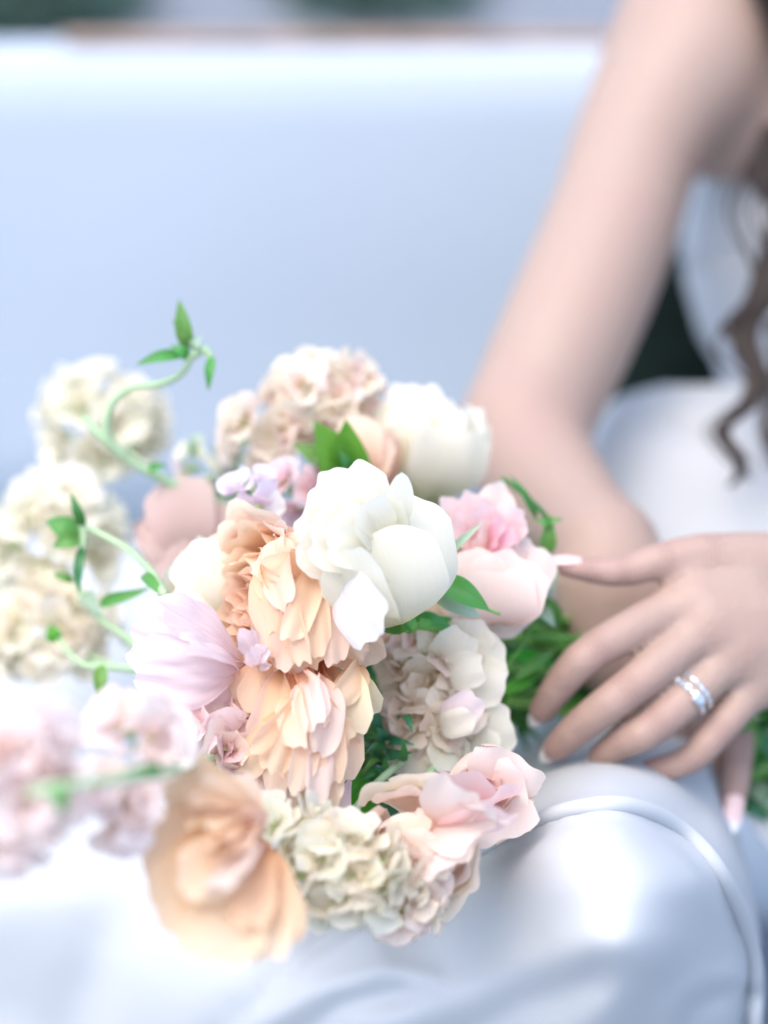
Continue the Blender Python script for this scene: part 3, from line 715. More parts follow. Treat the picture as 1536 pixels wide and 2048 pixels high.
# ================================================================== BOUQUET
BOU = 'flowers of the bridal bouquet'
CUPP = [(.002, 0), (.55, .10), (.92, .38), (1.0, .66), (.90, .92), (.84, 1.05)]
TIGHT = [(.002, 0), (.40, .10), (.62, .40), (.66, .75), (.52, .98), (.46, 1.06)]
OPEN = [(.002, 0), (.55, .05), (1.0, .25), (1.22, .55), (1.36, .85), (1.50, 1.0)]
ROLL = [(.002, 0), (.60, .06), (1.0, .36), (1.08, .70), (1.16, .92), (1.34, .98)]
def flower(name, label, base, group=BOU): return thing(name, label, 'flower', P(*base), group)
def rose_core(t, base, axis, r, h, m, inner=None, seed=0, layers=5, ruffle=.001, frilly=False):
    inner = inner or m; Ls = []
    for k in range(layers):
        s = .22+.78*(k+1)/layers
        Ls.append(dict(n=3 if k < 2 else 4, prof=scaled(TIGHT if k < layers-2 else CUPP, r*s, h*(1.04-.10*k/layers)), half=1.05 if k < 2 else .95, ruffle=ruffle*(.6+s), tuck=.0012+.001*s, mat=inner if k < layers-2 else m, freq=5+3*frilly, rag=.05 if frilly else .03))
    whorl(t, P(*base), V(*axis), Ls, m, seed)
def sepals(t, base, axis, L=.014, n=5, m='leaf'):
    x, y, z = frame(V(*axis)); b = P(*base)
    for k in range(n):
        a = 2*math.pi*k/n+.3; o = x*math.cos(a)+y*math.sin(a); e = b+o*L*.7+z*L*.45
        vs, f, at = sheet(b-z*.001, e, L*.45, n=(0, 0, 1), shape='leaf', nu=5, nv=6); part('sepal', vs, f, M[m], t, at)
    vs, f = tube_geo(np.array([b-z*.004, b+z*.001, b+z*.004]), [.0035, .0055, .003], 10); part('receptacle', vs, f, M['stem'], t)

# --- white rose in focus ---------------------------------------------------
hb = (806, 1225, .828)
wr = flower('white_rose', 'large white rose in sharp focus in the middle of the bouquet, with a frilled top', hb)
ax = (-.55, .62, .50)
whorl(wr, P(*hb), V(*ax), [
    dict(n=4, prof=scaled(CUPP, .0195, .038), half=1.05, ruffle=.0010, rag=.02, nu=21, nv=16, mat='white'),
    dict(n=3, prof=scaled(CUPP, .014, .042), half=1.1, ruffle=.0016, rag=.05, freq=7, nu=25, nv=14, mat='white')], 'white', 5)
HR = dict(nu=25, nv=23)
petal(wr, (804, 1243, .822), (846, 1008, .797), 175, 'white', shape='wide', n=(.45, .1, 1), bulge=.014, cup=-.004, curl=-.006, ruffle=.0006, rag=.02, side=-.004, **HR)
petal(wr, (802, 1243, .818), (738, 1066, .778), 250, 'white', shape='flat', n=(.0, -.14, 1), bulge=.014, cup=-.003, curl=.0015, ruffle=.0010, freq=4, rag=.03, twist=.12, **HR)
petal(wr, (812, 1240, .812), (700, 1085, .768), 120, 'white', shape='wide', n=(-.5, -.1, 1), bulge=.011, curl=.003, ruffle=.0012, rag=.03, **HR)
petal(wr, (806, 1243, .816), (668, 1118, .777), 130, 'white', shape='wide', n=(-.1, -.3, 1), bulge=.010, curl=.002, ruffle=.0012, rag=.03, **HR)
petal(wr, (690, 1120, .792), (738, 1284, .768), 150, 'coolwhite', shape='wide', n=(-.35, -.75, 1), bulge=.005, curl=-.002, ruffle=.0012, freq=6, side=-.004, rag=.05, **HR)
petal(wr, (795, 1055, .790), (803, 940, .780), 56, 'white', shape='round', n=(.1, -.1, 1), bulge=.002, curl=.002, nu=15, nv=15)
rr_ = random.Random(78)
for B2, T_, W_ in (((775, 1120, .812), (752, 1003, .792), 100), ((768, 1120, .812), (700, 930, .788), 125), ((762, 1120, .812), (636, 955, .788), 140), ((755, 1125, .810), (600, 1010, .786), 130), ((752, 1130, .808), (584, 1088, .782), 115),
    ((765, 1100, .803), (742, 985, .780), 100), ((755, 1100, .802), (675, 968, .779), 120), ((748, 1105, .800), (628, 1018, .777), 118), ((742, 1112, .797), (612, 1088, .773), 96),
    ((755, 1092, .794), (708, 1005, .772), 96), ((745, 1098, .792), (660, 1030, .770), 96), ((740, 1104, .789), (648, 1082, .767), 84)):
    petal(wr, B2, T_, W_, 'white', n=(rr_.uniform(-.25, .3), rr_.uniform(.0, .25), 1), bulge=.007, cup=.003, curl=rr_.uniform(.000, .004), ruffle=.0012, freq=rr_.uniform(4, 7), rag=.045, shape='wide', nu=29, nv=17)
sepals(wr, (815, 1243, .825), ax, .016)
tube('stem', to_grip(818, 1245, .828, 1, [(900, 1262, .85)]), [.0026, .0026, .0028], M['stem'], wr, 40)

# --- peach ranunculus left of it ---------------------------------------------
def ranunculus(label, base, axis, r, h, mats, seed, stem, extra=()):
    t = flower('ranunculus', label, base)
    Ls = []
    for k in range(7):
        s = .16+.84*(k+1)/7
        Ls.append(dict(n=5 if k < 4 else 6, prof=scaled(CUPP if k < 4 else ROLL, r*s, h*(.80+.25*math.sin(s*2.2))), half=.62 if k > 2 else .8, ruffle=.0018+.001*s, rag=.05, freq=5, tuck=.0022, mat=mats[min(len(mats)-1, k*len(mats)//7)], nu=15, nv=13, lean=.12))
    whorl(t, P(*base), V(*axis), Ls, mats[-1], seed)
    for e in extra: petal(t, *e[0], **e[1])
    tube('stem', stem, [.0024, .0022, .0026], M['stem'], t, 36)
    return t
def fan(ctr, tips, W, m, n=(0, 0, 1), **k):
    o = []
    for q in tips:
        kw = dict(n=(n[0]+random.uniform(-.5, .5), n[1]+random.uniform(-.2, .2), n[2]), shape='wide', bulge=.007, cup=.002, curl=-.003, ruffle=.0013, rag=.03, nu=15, nv=15); kw.update(k)
        o.append((((ctr[0]+random.uniform(-8, 8), ctr[1]+random.uniform(-8, 8), ctr[2]), q[:3], (q[3] if len(q) > 3 else W)*1.0, q[4] if len(q) > 4 else m), kw))
    return o
ranunculus('peach ranunculus with many upright folded petals, directly left of the sharp white rose', (650, 1205, .842), (-.80, .12, .62), .0290, .040,
    ['peach', 'peach', 'buttery', 'peach', 'peach'], 11, to_grip(665, 1210, .85, 2, [(800, 1260, .89)]),
    fan((610, 1110, .812), [(520, 1300, .800, 70, 'peach'), (555, 1330, .794, 74, 'buttery'), (590, 1342, .790, 70, 'peach'), (625, 1330, .786, 78, 'buttery'), (662, 1318, .788, 74, 'peach'), (540, 1290, .790, 60, 'buttery'), (575, 1310, .784, 56, 'peach')], 70, 'peach', n=(-.5, 0, 1), bulge=.010) +
    fan((655, 1140, .815), [(700, 1335, .798, 95, 'peach'), (745, 1330, .806, 105, 'peach'), (680, 1300, .792, 80, 'buttery')], 80, 'peach', n=(-.1, -.2, 1)) +
    fan((600, 1180, .805), [(545, 1085, .798, 70, 'peach'), (515, 1120, .800, 60, 'peach'), (505, 1180, .802, 60, 'peach'), (575, 1070, .802, 70, 'peach')], 60, 'peach', n=(-.3, .2, 1), bulge=.004) +
    fan((535, 1130, .795), [(548, 1165, .782, 34, 'buttery'), (530, 1200, .784, 30, 'buttery'), (560, 1215, .780, 34, 'blush')], 30, 'buttery', n=(-.5, 0, 1), bulge=.003))

for (t_, c_, tips) in (('ranunculus', (600, 1110, .803), [(530, 1260, .783), (548, 1310, .782), (572, 1330, .779), (600, 1322, .776), (640, 1300, .778), (515, 1215, .786), (560, 1200, .776), (585, 1270, .773), (520, 1150, .788), (675, 1322, .782), (715, 1318, .792)]),):
    for k, q in enumerate(tips): petal(bpy.data.objects[t_], (c_[0]+6*k-30, c_[1]+(k % 3)*14, c_[2]), q, random.uniform(58, 76), ('buttery', 'peach', 'peach', 'buttery')[k % 4], shape='wide', n=(random.choice((-.7, -.45, .35)), .0, 1), bulge=.008, curl=-.004, cup=.002, ruffle=.0016, rag=.04)
# --- butter and peach ranunculus below it --------------------------------------
ranunculus('butter yellow and peach ranunculus with loose drooping petals, below the first peach one', (610, 1440, .838), (-.62, -.18, .74), .0270, .038,
    ['hotpink', 'blush', 'buttery', 'peach', 'buttery'], 23, to_grip(625, 1440, .845, 3, [(780, 1400, .89)]),
    fan((590, 1300, .816), [(545, 1530, .776, 80, 'buttery'), (585, 1560, .772, 78, 'buttery'), (510, 1500, .786, 70, 'blush'), (615, 1500, .768, 64, 'buttery'), (640, 1535, .772, 74, 'peach')], 74, 'buttery', n=(-.3, .1, 1), bulge=.010) +
    fan((650, 1310, .816), [(650, 1625, .782, 92, 'buttery'), (690, 1560, .786, 84, 'peach'), (605, 1625, .784, 84, 'peach'), (700, 1500, .790, 70, 'buttery'), (668, 1600, .778, 58, 'peach')], 78, 'buttery', n=(.1, 0, 1), bulge=.010) +
    fan((560, 1500, .805), [(470, 1565, .795, 110, 'blush'), (500, 1600, .792, 100, 'blush'), (560, 1625, .790, 100, 'blush'), (600, 1640, .79, 90, 'palepink'), (430, 1540, .800, 60, 'palepink')], 90, 'blush', n=(-.2, .4, 1), bulge=.004, ruffle=.0024) +
    fan((700, 1330, .805), [(712, 1460, .784, 82, 'yellowpetal'), (745, 1428, .800, 70, 'yellowpetal'), (680, 1400, .780, 60, 'buttery')], 70, 'yellowpetal', n=(.1, .1, 1), bulge=.007) +
    fan((575, 1320, .805), [(652, 1436, .770, 44, 'buttery'), (500, 1420, .792, 90, 'buttery'), (470, 1400, .800, 80, 'buttery')], 50, 'buttery', n=(.1, .3, 1), bulge=.005) +
    fan((612, 1335, .782), [(650, 1428, .767, 36, 'blush')], 30, 'blush', n=(.7, .2, 1), bulge=.003) +
    fan((552, 1445, .796), [(545, 1425, .786, 22, 'hotpink'), (530, 1445, .786, 26, 'blush'), (542, 1465, .786, 22, 'coral')], 40, 'blush', n=(-.4, 0, 1), bulge=.003))

for k, q in enumerate([(560, 1540, .766), (600, 1575, .764), (640, 1600, .768), (672, 1560, .772), (520, 1500, .772), (590, 1480, .762), (650, 1500, .768), (690, 1480, .778), (480, 1545, .785), (540, 1590, .776), (620, 1440, .764)]):
    petal(bpy.data.objects['ranunculus.001'], (585+7*k, 1350+(k % 3)*20, .794), q, random.uniform(60, 80), ('buttery', 'peach', 'blush', 'buttery')[k % 4], shape='wide', n=(random.choice((-.7, -.4, .5, .3)), .0, 1), bulge=.009, curl=-.004, cup=.002, ruffle=.0018, rag=.04)
# --- pale mauve lisianthus ------------------------------------------------------
lb = (500, 1320, .822)
li = flower('lisianthus', 'pale mauve pink lisianthus with big crinkled petals at the left of the bouquet', lb)
for B_, T_, W_, kw in (
    ((495, 1335, .826), (258, 1262, .806), 170, dict(n=(-.2, .15, 1), bulge=.008, side=.002)),
    ((495, 1330, .820), (300, 1412, .800), 190, dict(n=(-.2, -.35, 1), bulge=.012, side=-.004)),
    ((485, 1330, .812), (308, 1215, .788), 95, dict(n=(.1, .7, 1), bulge=.006, curl=.004)),
    ((486, 1335, .808), (268, 1335, .790), 150, dict(n=(-.2, -.1, 1), bulge=.012, curl=-.004)),
    ((478, 1345, .800), (352, 1280, .772), 80, dict(n=(.3, .9, .8), bulge=.005))):
    petal(li, B_, T_, W_, 'palepink', shape='wide', crinkle=.0032, nu=25, nv=23, rag=.05, ruffle=.0008, **kw)
for B_, T_, W_ in (((520, 1325, .800), (482, 1255, .784), 52), ((515, 1330, .798), (545, 1300, .780), 56), ((520, 1325, .796), (505, 1290, .776), 60)):
    petal(li, B_, T_, W_, 'palepink', n=(0, .2, 1), bulge=.003, crinkle=.003, nu=13)
tube('stem', to_grip(500, 1325, .825, 4, [(700, 1380, .89)]), [.0022, .0024], M['stem'], li, 36)

# --- white rose behind the ranunculus, at its left ------------------------------------
wb = (500, 1250, .862)
w2 = flower('white_rose', 'white rose half hidden between the mauve lisianthus and the peach ranunculus', wb)
rose_core(w2, wb, (-.65, .62, .35), .0215, .040, 'white', seed=31, layers=4)
for T_, W_ in (((375, 1095, .842), 130), ((360, 1160, .838), 120), ((440, 1100, .846), 140), ((345, 1195, .836), 90)):
    petal(w2, (490, 1245, .852), T_, W_, 'coolwhite' if W_ < 125 else 'white', shape='wide', n=(0, .1, 1), bulge=.008, ruffle=.0015)
tube('stem', to_grip(503, 1253, .864, 5, [(700, 1330, .90)]), .0022, M['stem'], w2, 36)

# --- pink rose at the right ------------------------------------------------------
pb = (985, 1235, .885)
pr = flower('pink_rose', 'round pink and blush rose right of the sharp white one, touching the wrist', pb)
rose_core(pr, pb, (-.05, .80, .50), .0215, .036, 'blush', 'rosepink', 41, 5)
for T_, W_, m_ in (((1030, 1105, .852), 160, 'blush'), ((915, 1110, .855), 150, 'blush'), ((972, 1135, .846), 180, 'blush'), ((1078, 1090, .868), 110, 'blush')):
    petal(pr, (985, 1240, .872), T_, W_, m_, shape='wide', n=(0, -.1, 1), bulge=.014, cup=.003, curl=.001, ruffle=.0016, rag=.05, nu=21, nv=17)
for T_, W_, m_ in (((1000, 965, .872), 90, 'blush'), ((925, 985, .870), 90, 'rosepink'), ((870, 1005, .868), 80, 'rosepink'), ((895, 1040, .862), 80, 'rosepink'), ((1040, 1010, .862), 90, 'rosepink'), ((1060, 1050, .862), 80, 'rosepink'), ((960, 1000, .860), 80, 'rosepink'), ((1020, 1050, .852), 70, 'hotpink'), ((1045, 1075, .850), 60, 'hotpink'), ((950, 1040, .856), 70, 'blush')):
    petal(pr, (970, 1105, .880), T_, W_, m_, n=(0, .4, 1), bulge=.004, ruffle=.0025, rag=.07, curl=.003)
petal(pr, (1055, 1160, .875), (930, 1245, .855), 75, 'peach', shape='strap', n=(0, .2, 1), bulge=.008)
petal(pr, (1075, 1150, .878), (975, 1262, .866), 90, 'blush', shape='wide', n=(0, -.3, 1), bulge=.008)
sepals(pr, (985, 1262, .885), (-.05, .88, .4), .018)
tube('stem', to_grip(985, 1265, .89, 6), .0026, M['stem'], pr, 36)

# --- white rose behind, top right ---------------------------------------------------
bb = (850, 1015, .945)
w3 = flower('white_rose', 'blurred white rose at the top right of the bouquet, in front of the forearm', bb)
rose_core(w3, bb, (.05, .92, .25), .0215, .048, 'white', seed=51, layers=5)
for T_, W_ in (((825, 765, .925), 130), ((790, 800, .925), 150), ((905, 850, .915), 170), ((850, 800, .922), 160), ((935, 810, .930), 60), ((952, 825, .93), 50), ((770, 870, .925), 110)):
    petal(w3, (855, 1010, .935) if T_[0] < 920 else (925, 960, .935), T_, W_, 'ivory' if T_[0] < 800 else 'white', shape='wide', n=((T_[0]-855)/140, -.1, 1), bulge=.009, curl=.003, ruffle=.0022, rag=.05)
tube('stem', to_grip(850, 1020, .947, 7, [(930, 1150, .95)]), .0024, M['stem'], w3, 36)

# --- peach rose behind, its side showing --------------------------------------------------
kb = (745, 985, .915)
w4 = flower('peach_rose', 'peach rose bud peeking out behind the bright green leaf at the top', kb)
rose_core(w4, kb, (-.05, .95, .2), .012, .028, 'peach', 'apricot', 61, 4)
for T_ in ((700, 835, .898), (735, 840, .895), (765, 880, .898)): petal(w4, (735, 985, .908), T_, 62, 'peach', shape='wide', bulge=.008, curl=-.003)
tube('stem', to_grip(745, 990, .917, 8, [(850, 1150, .95)]), .0022, M['stem'], w4, 36)

# --- blush rose at far left behind -------------------------------------------------------
qb = (400, 1150, .935)
w5 = flower('blush_rose', 'blurred dusky blush rose behind, at the left below the long pale stem', qb)
rose_core(w5, qb, (-.45, .85, .1), .019, .036, 'dusty', 'dusty', 71, 4)
for T_, W_ in (((330, 965, .918), 110), ((300, 1030, .920), 110), ((375, 955, .915), 100), ((310, 1110, .915), 110), ((420, 1000, .92), 120)):
    petal(w5, (395, 1150, .925), T_, W_, 'dusty', shape='wide', bulge=.008, curl=-.003)
petal(w5, (400, 1160, .92), (350, 1190, .915), 70, 'peach', shape='wide', bulge=.005)
tube('stem', to_grip(405, 1155, .937, 9, [(650, 1250, .95)]), .0022, M['stem'], w5, 36)

# --- big blurred peach rose at the bottom, nearest the viewer ---------------------------------
ab = (520, 1690, .745)
w6 = flower('peach_rose', 'big blurred apricot rose hanging at the bottom left of the bouquet, nearest the viewer', ab)
for B_, T_, W_, m_ in (((520, 1660, .715), (455, 1745, .672), 110, 'peach'), ((515, 1650, .716), (400, 1680, .674), 100, 'buttery'), ((500, 1630, .722), (370, 1620, .68), 90, 'apricot'), ((530, 1690, .708), (450, 1800, .660), 110, 'blush'), ((520, 1665, .706), (432, 1715, .664), 70, 'apricot')):
    petal(w6, B_, T_, W_, m_, shape='wide', n=(-.4, .3, 1), bulge=.006, curl=.004, ruffle=.002, nu=17, nv=13)
for B_, T_, W_, m_ in (((520, 1660, .735), (350, 1545, .70), 120, 'apricot'), ((520, 1670, .730), (300, 1720, .69), 190, 'apricot'), ((520, 1670, .725), (340, 1830, .672), 190, 'apricot'), ((525, 1680, .722), (420, 1905, .665), 190, 'buttery'), ((530, 1690, .722), (530, 1900, .67), 130, 'buttery'),
    ((540, 1700, .720), (578, 1860, .675), 90, 'apricot'), ((500, 1640, .730), (405, 1590, .695), 110, 'buttery'), ((505, 1680, .715), (385, 1765, .668), 130, 'buttery'), ((515, 1640, .72), (440, 1640, .69), 70, 'peach'), ((530, 1720, .712), (500, 1830, .668), 100, 'apricot'), ((505, 1650, .735), (470, 1570, .71), 90, 'peach')):
    petal(w6, B_, T_, W_, m_, shape='wide', n=(-.1, .1, 1), bulge=.009, curl=-.005, ruffle=.0015, nu=15, nv=13)
for T_ in ((515, 1722, .70), (530, 1735, .70), (505, 1735, .698)): petal(w6, (525, 1700, .712), T_, 26, 'coral', bulge=.001)
tube('stem', to_grip(525, 1685, .75, 10, [(560, 1650, .80), (640, 1600, .88), (800, 1480, .93)]), .0024, M['stem'], w6, 40)

DOFF = -.055
# --- blush roses at the lower right ----------------------------------------------------
rb = (900, 1600, .835)
w7 = flower('blush_rose', 'wide open blush rose with layered petals at the lower right, above the dress edge', rb)
whorl(w7, P(840, 1680, .842), V(-.25, -.05, 1), [dict(n=(3, 4, 5, 6, 6)[k], prof=scaled(CUPP if k < 3 else ROLL, .0055+.0043*k, .022-.0015*k), half=(1.1, .9, .75, .65, .6)[k], ruffle=.0014, rag=.03, mat=('apricot', 'beige', 'blush', 'blush', 'beige')[k]) for k in range(5)], 'blush', 91)
for T_, W_, m_ in (((1000, 1600, .80), 120, 'rosepink'), ((965, 1690, .80), 130, 'blush'), ((915, 1745, .80), 130, 'blush'), ((930, 1560, .80), 110, 'blush'), ((985, 1645, .79), 90, 'blush')):
    petal(w7, (870, 1650, .835), T_, W_, m_, shape='wide', n=((T_[0]-930)/120, .2, 1), bulge=.005, curl=.003, ruffle=.0022, rag=.05)
tube('stem', to_grip(905, 1590, .85, 12, [(960, 1500, .975)]), .0024, M['stem'], w7, 30)
ob = (960, 1580, .865)
w8 = flower('pink_rose', 'smooth pale pink rose at the lower right, beneath the fingertips', ob)
rose_core(w8, ob, (.15, .2, .9), .015, .024, 'blush', 'rosepink', 95, 4)
for T_, W_, m_ in (((1030, 1500, .845), 150, 'blush'), ((1060, 1580, .845), 150, 'blush'), ((1010, 1690, .84), 150, 'blush'), ((930, 1530, .83), 110, 'rosepink'), ((1000, 1560, .825), 90, 'rosepink'), ((1045, 1650, .85), 120, 'buttery')):
    petal(w8, (965, 1590, .855), T_, W_, m_, shape='wide', n=((T_[0]-970)/120, (1590-T_[1])/200, 1), bulge=.006, curl=.003, ruffle=.002, rag=.05)
tube('stem', to_grip(965, 1580, .87, 13, [(1000, 1480, .98)]), .0024, M['stem'], w8, 30)

DOFF = 0.0
# --- stock flowers ------------------------------------------------------------------------
stock('cream stock at the top left, blurred, with a long curving pale green stem in front', [(205, 850, 1.03, 108, 100, 14)], ['cream', 'ivory', 'white'], 1, [(205, 850, 1.03), (270, 920, 1.0), (420, 1010, .97), (700, 1150, .95), (1080, 1290, .96)], .0150, group=BOU)
stock('cream stock at the left edge, second from the top, behind the forked green sprig', [(105, 1075, .99, 120, 95, 15)], ['ivory', 'white', 'cream'], 2, [(110, 1080, 1.0), (200, 1240, .99), (420, 1335, .96), (1080, 1310, .96)], .0140, group=BOU)
stock('cream stock at the left edge, lowest of the three, above the pink stock', [(90, 1255, .97, 110, 85, 14)], ['cream', 'ivory', 'beige'], 3, [(90, 1255, .98), (250, 1338, .95), (650, 1380, .94), (1080, 1330, .96)], .0135, group=BOU)
stock('beige stock arching across the top of the bouquet', [(650, 790, .93, 105, 68, 14), (535, 860, .93, 78, 60, 9)], ['beige', 'cream', 'blush'], 4, [(650, 800, .94), (640, 950, .94), (800, 1150, .94), (1080, 1290, .96)], .0115, group=BOU)
DOFF = .03
stock('cream double flower right of the butter ranunculus, its outer petals smooth on the right', [(865, 1310, .83, 100, 78, 15)], ['beige', 'peachcream', 'blush'], 5, to_grip(880, 1310, .85, 15), .0105, group=BOU, name='double_stock')
dc = bpy.data.objects['double_stock']
for B_, T_, W_, m_ in (((900, 1330, .835), (950, 1252, .812), 110, 'cream'), ((905, 1335, .832), (1000, 1300, .815), 120, 'ivory'), ((905, 1345, .830), (1000, 1380, .812), 110, 'cream'), ((880, 1310, .826), (925, 1275, .802), 90, 'cream'), ((870, 1310, .826), (880, 1240, .812), 100, 'ivory'), ((900, 1345, .822), (955, 1335, .802), 80, 'white')):
    petal(dc, B_, T_, W_, m_, shape='wide', n=(.2, .1, 1), bulge=.006, curl=-.003, ruffle=.0016)
stock('cream double flower with a frilly heart, just above the blush roses', [(865, 1455, .825, 92, 82, 16)], ['beige', 'blush', 'peachcream', 'cream'], 6, to_grip(880, 1450, .85, 16), .0105, group=BOU, name='double_stock')
d2 = bpy.data.objects['double_stock.001']
for B_, T_, W_, m_ in (((920, 1470, .83), (1018, 1450, .812), 115, 'ivory'), ((915, 1480, .828), (985, 1510, .81), 95, 'white'), ((900, 1480, .826), (930, 1545, .812), 50, 'ivory'), ((890, 1480, .826), (890, 1530, .805), 90, 'ivory'), ((880, 1440, .812), (952, 1405, .795), 72, 'palepink'), ((880, 1450, .812), (940, 1440, .792), 60, 'white'), ((850, 1480, .82), (800, 1550, .81), 80, 'cream')):
    petal(d2, B_, T_, W_, m_, shape='wide', n=(.2, .1, 1), bulge=.005, curl=-.003, ruffle=.0014)
DOFF = -.05
stock('ivory and pale green stock spray at the bottom of the bouquet, over the dress', [(680, 1740, .80, 100, 78, 14), (575, 1690, .81, 60, 80, 9)], ['ivory', 'cream', 'ivory', 'beige'], 7, to_grip(690, 1700, .82, 17, [(760, 1560, .87)]), .0120, group=BOU)
stock('beige and blush stock at the lower edge, right of the ivory spray', [(800, 1770, .815, 70, 70, 9)], ['beige', 'blush', 'cream'], 8, to_grip(810, 1740, .83, 18, [(850, 1560, .88)]), .0120, group=BOU)
DOFF = 0.0
stock('small lilac white florets between the cream stock and the sharp white rose', [(500, 1010, .862, 50, 52, 6)], ['lilac', 'coolwhite', 'lilac'], 9, to_grip(510, 1030, .87, 19, [(700, 1180, .92)]), .0095, group=BOU, n=(5, 2, 1))
stock('mauve florets in the shade behind the sharp white rose', [(595, 985, .90, 70, 45, 7)], ['lilac', 'rosepink', 'palepink'], 10, to_grip(600, 1000, .91, 20, [(760, 1180, .93)]), .0105, group=BOU)
stock('loose pale green and white buds at the upper left, left of the beige stock', [(425, 925, .955, 60, 55, 7), (400, 1020, .945, 40, 35, 4)], ['greyleaf', 'ivory', 'lilac', 'greyleaf'], 11, [(430, 930, .955), (520, 1060, .95), (800, 1220, .95), (1080, 1300, .96)], .0085, group=BOU, n=(4, 3, 1))
stock('blurred pink stock spike pointing to the left edge, close to the viewer', [(20, 1600, .635, 70, 85, 6), (50, 1520, .64, 50, 40, 3)], ['stockpink', 'stockpink', 'blush'], 12, [(60, 1585, .615), (120, 1572, .612), (260, 1556, .635), (370, 1535, .69), (440, 1510, .80), (620, 1460, .89), (900, 1380, .93)], .0140, group=BOU, leaves=[((115, 1570, .612), (130, 1630, .61), 34, 'leaf')])
stock('blurred pink stock florets in the middle of the lower left, below the lisianthus', [(275, 1475, .69, 80, 42, 6), (230, 1610, .68, 50, 42, 4)], ['stockpink', 'blush', 'stockpink'], 13, [(270, 1490, .69), (340, 1480, .74), (430, 1460, .85), (700, 1400, .93)], .0105, group=BOU, leaves=[((330, 1545, .66), (210, 1560, .63), 26, 'leaf')])
stock('dusky pink florets in the shade left of the butter ranunculus', [(430, 1490, .80, 60, 60, 8)], ['rosepink', 'blush', 'blush', 'palepink'], 14, to_grip(440, 1490, .81, 21, [(700, 1450, .87)]), .0115, group=BOU)

# --- curling vines at the left --------------------------------------------------------------
def sprig(name, label, paths, leaves, m='palestem', rad=(.0022, .0016, .0012)):
    t = thing(name, label, 'plant', P(*paths[0][0]), 'green sprigs of the bridal bouquet')
    for p in paths: tube('stem', p, list(rad), M[m], t, 40, 8)
    for l in leaves: leaf(t, *l[:4], **(l[4] if len(l) > 4 else {}))
    return t
sprig('vine', 'long pale green vine curling upward at the top left, small leaves at its tip', [
    [(700, 1130, .95), (520, 1045, .935), (420, 1003, .925), (320, 955, .915), (250, 912, .910), (215, 868, .905), (222, 812, .900), (262, 775, .895), (320, 768, .892), (365, 745, .888), (385, 708, .885)],
    [(250, 912, .910), (200, 870, .905), (165, 830, .905)], [(385, 708, .885), (410, 700, .885), (425, 722, .885)]],
    [((375, 700, .885), (358, 598, .880), 34, 'leaf'), ((382, 695, .886), (345, 640, .88), 26, 'leaf'), ((368, 712, .885), (272, 730, .880), 26, 'leaf'), ((375, 718, .884), (340, 690, .88), 26, 'leaf'), ((424, 712, .884), (422, 782, .880), 20, 'leaf', dict(side=.0010)),
     ((390, 700, .886), (405, 670, .882), 22, 'greyleaf'), ((300, 945, .912), (335, 930, .908), 20, 'leaf')], rad=(.0024, .0022, .0018, .0015))
sprig('vine', 'forked green vine in front of the cream stock, ending at the lisianthus', [
    [(330, 1190, .835), (300, 1140, .86), (255, 1098, .88), (205, 1070, .885), (168, 1052, .885)], [(168, 1052, .885), (165, 1100, .885), (150, 1140, .885)]],
    [((168, 1055, .885), (142, 985, .88), 22, 'darkleaf'), ((160, 1075, .885), (92, 1040, .885), 46, 'leaf'), ((160, 1080, .885), (105, 1095, .88), 40, 'leaf'), ((165, 1090, .885), (152, 1188, .88), 20, 'darkleaf', dict(side=-.001)), ((325, 1190, .838), (285, 1150, .86), 24, 'leaf')], rad=(.0018, .0016, .0014))
sprig('vine', 'lower forked green vine with a curling leaf, left of the mauve lisianthus', [
    [(330, 1350, .87), (260, 1280, .89), (205, 1240, .895), (175, 1205, .90), (150, 1160, .90)], [(300, 1335, .87), (230, 1335, .89), (160, 1325, .90), (110, 1270, .91)]],
    [((200, 1215, .89), (290, 1150, .88), 26, 'leaf', dict(side=.006)), ((150, 1165, .90), (105, 1150, .90), 20, 'leaf'), ((165, 1190, .90), (205, 1230, .89), 34, 'greyleaf'), ((205, 1328, .885), (198, 1408, .88), 30, 'leaf', dict(side=-.001)), ((115, 1285, .91), (100, 1250, .91), 32, 'brightleaf')], rad=(.0018, .0016, .0013))
# --- greenery between and under the flowers -----------------------------------------------------
def leafy(label, ctr, spread, cnt, mats, seed, name='foliage_sprig', L=(50, 90), W=(20, 34), spine=None, dz=.02):
    rnd = random.Random(seed); spine = spine or [(ctr[0]-spread[0]*.6, ctr[1]+spread[1]*.5, ctr[2]+.01), ctr, (ctr[0]+spread[0]*.8, ctr[1]-spread[1]*.6, ctr[2]+.03), (1150, 1310, .965)]
    t = thing(name, label, 'plant', P(*ctr), 'green sprigs of the bridal bouquet')
    tube('stem', spine, [.0014, .002], M['stem'], t, 24)
    for i in range(cnt):
        x, y = ctr[0]+max(-.9, min(.9, rnd.gauss(0, .5)))*spread[0], ctr[1]+max(-.9, min(.9, rnd.gauss(0, .5)))*spread[1]; a = rnd.uniform(0, 6.28); l = rnd.uniform(*L); d = ctr[2]+rnd.uniform(-dz, dz)
        leaf(t, (x, y, d+.006), (x+math.cos(a)*l, y+math.sin(a)*l, d-.004), rnd.uniform(*W), rnd.choice(mats), n=(rnd.uniform(-.6, .6), rnd.uniform(-.2, .9), 1))
    return t
leafy('dark green small-leaved sprig between the butter ranunculus and the double cream flowers', (745, 1520, .845), (60, 90), 46, ['darkleaf', 'leaf', 'darkleaf'], 3, L=(34, 60), W=(16, 26))
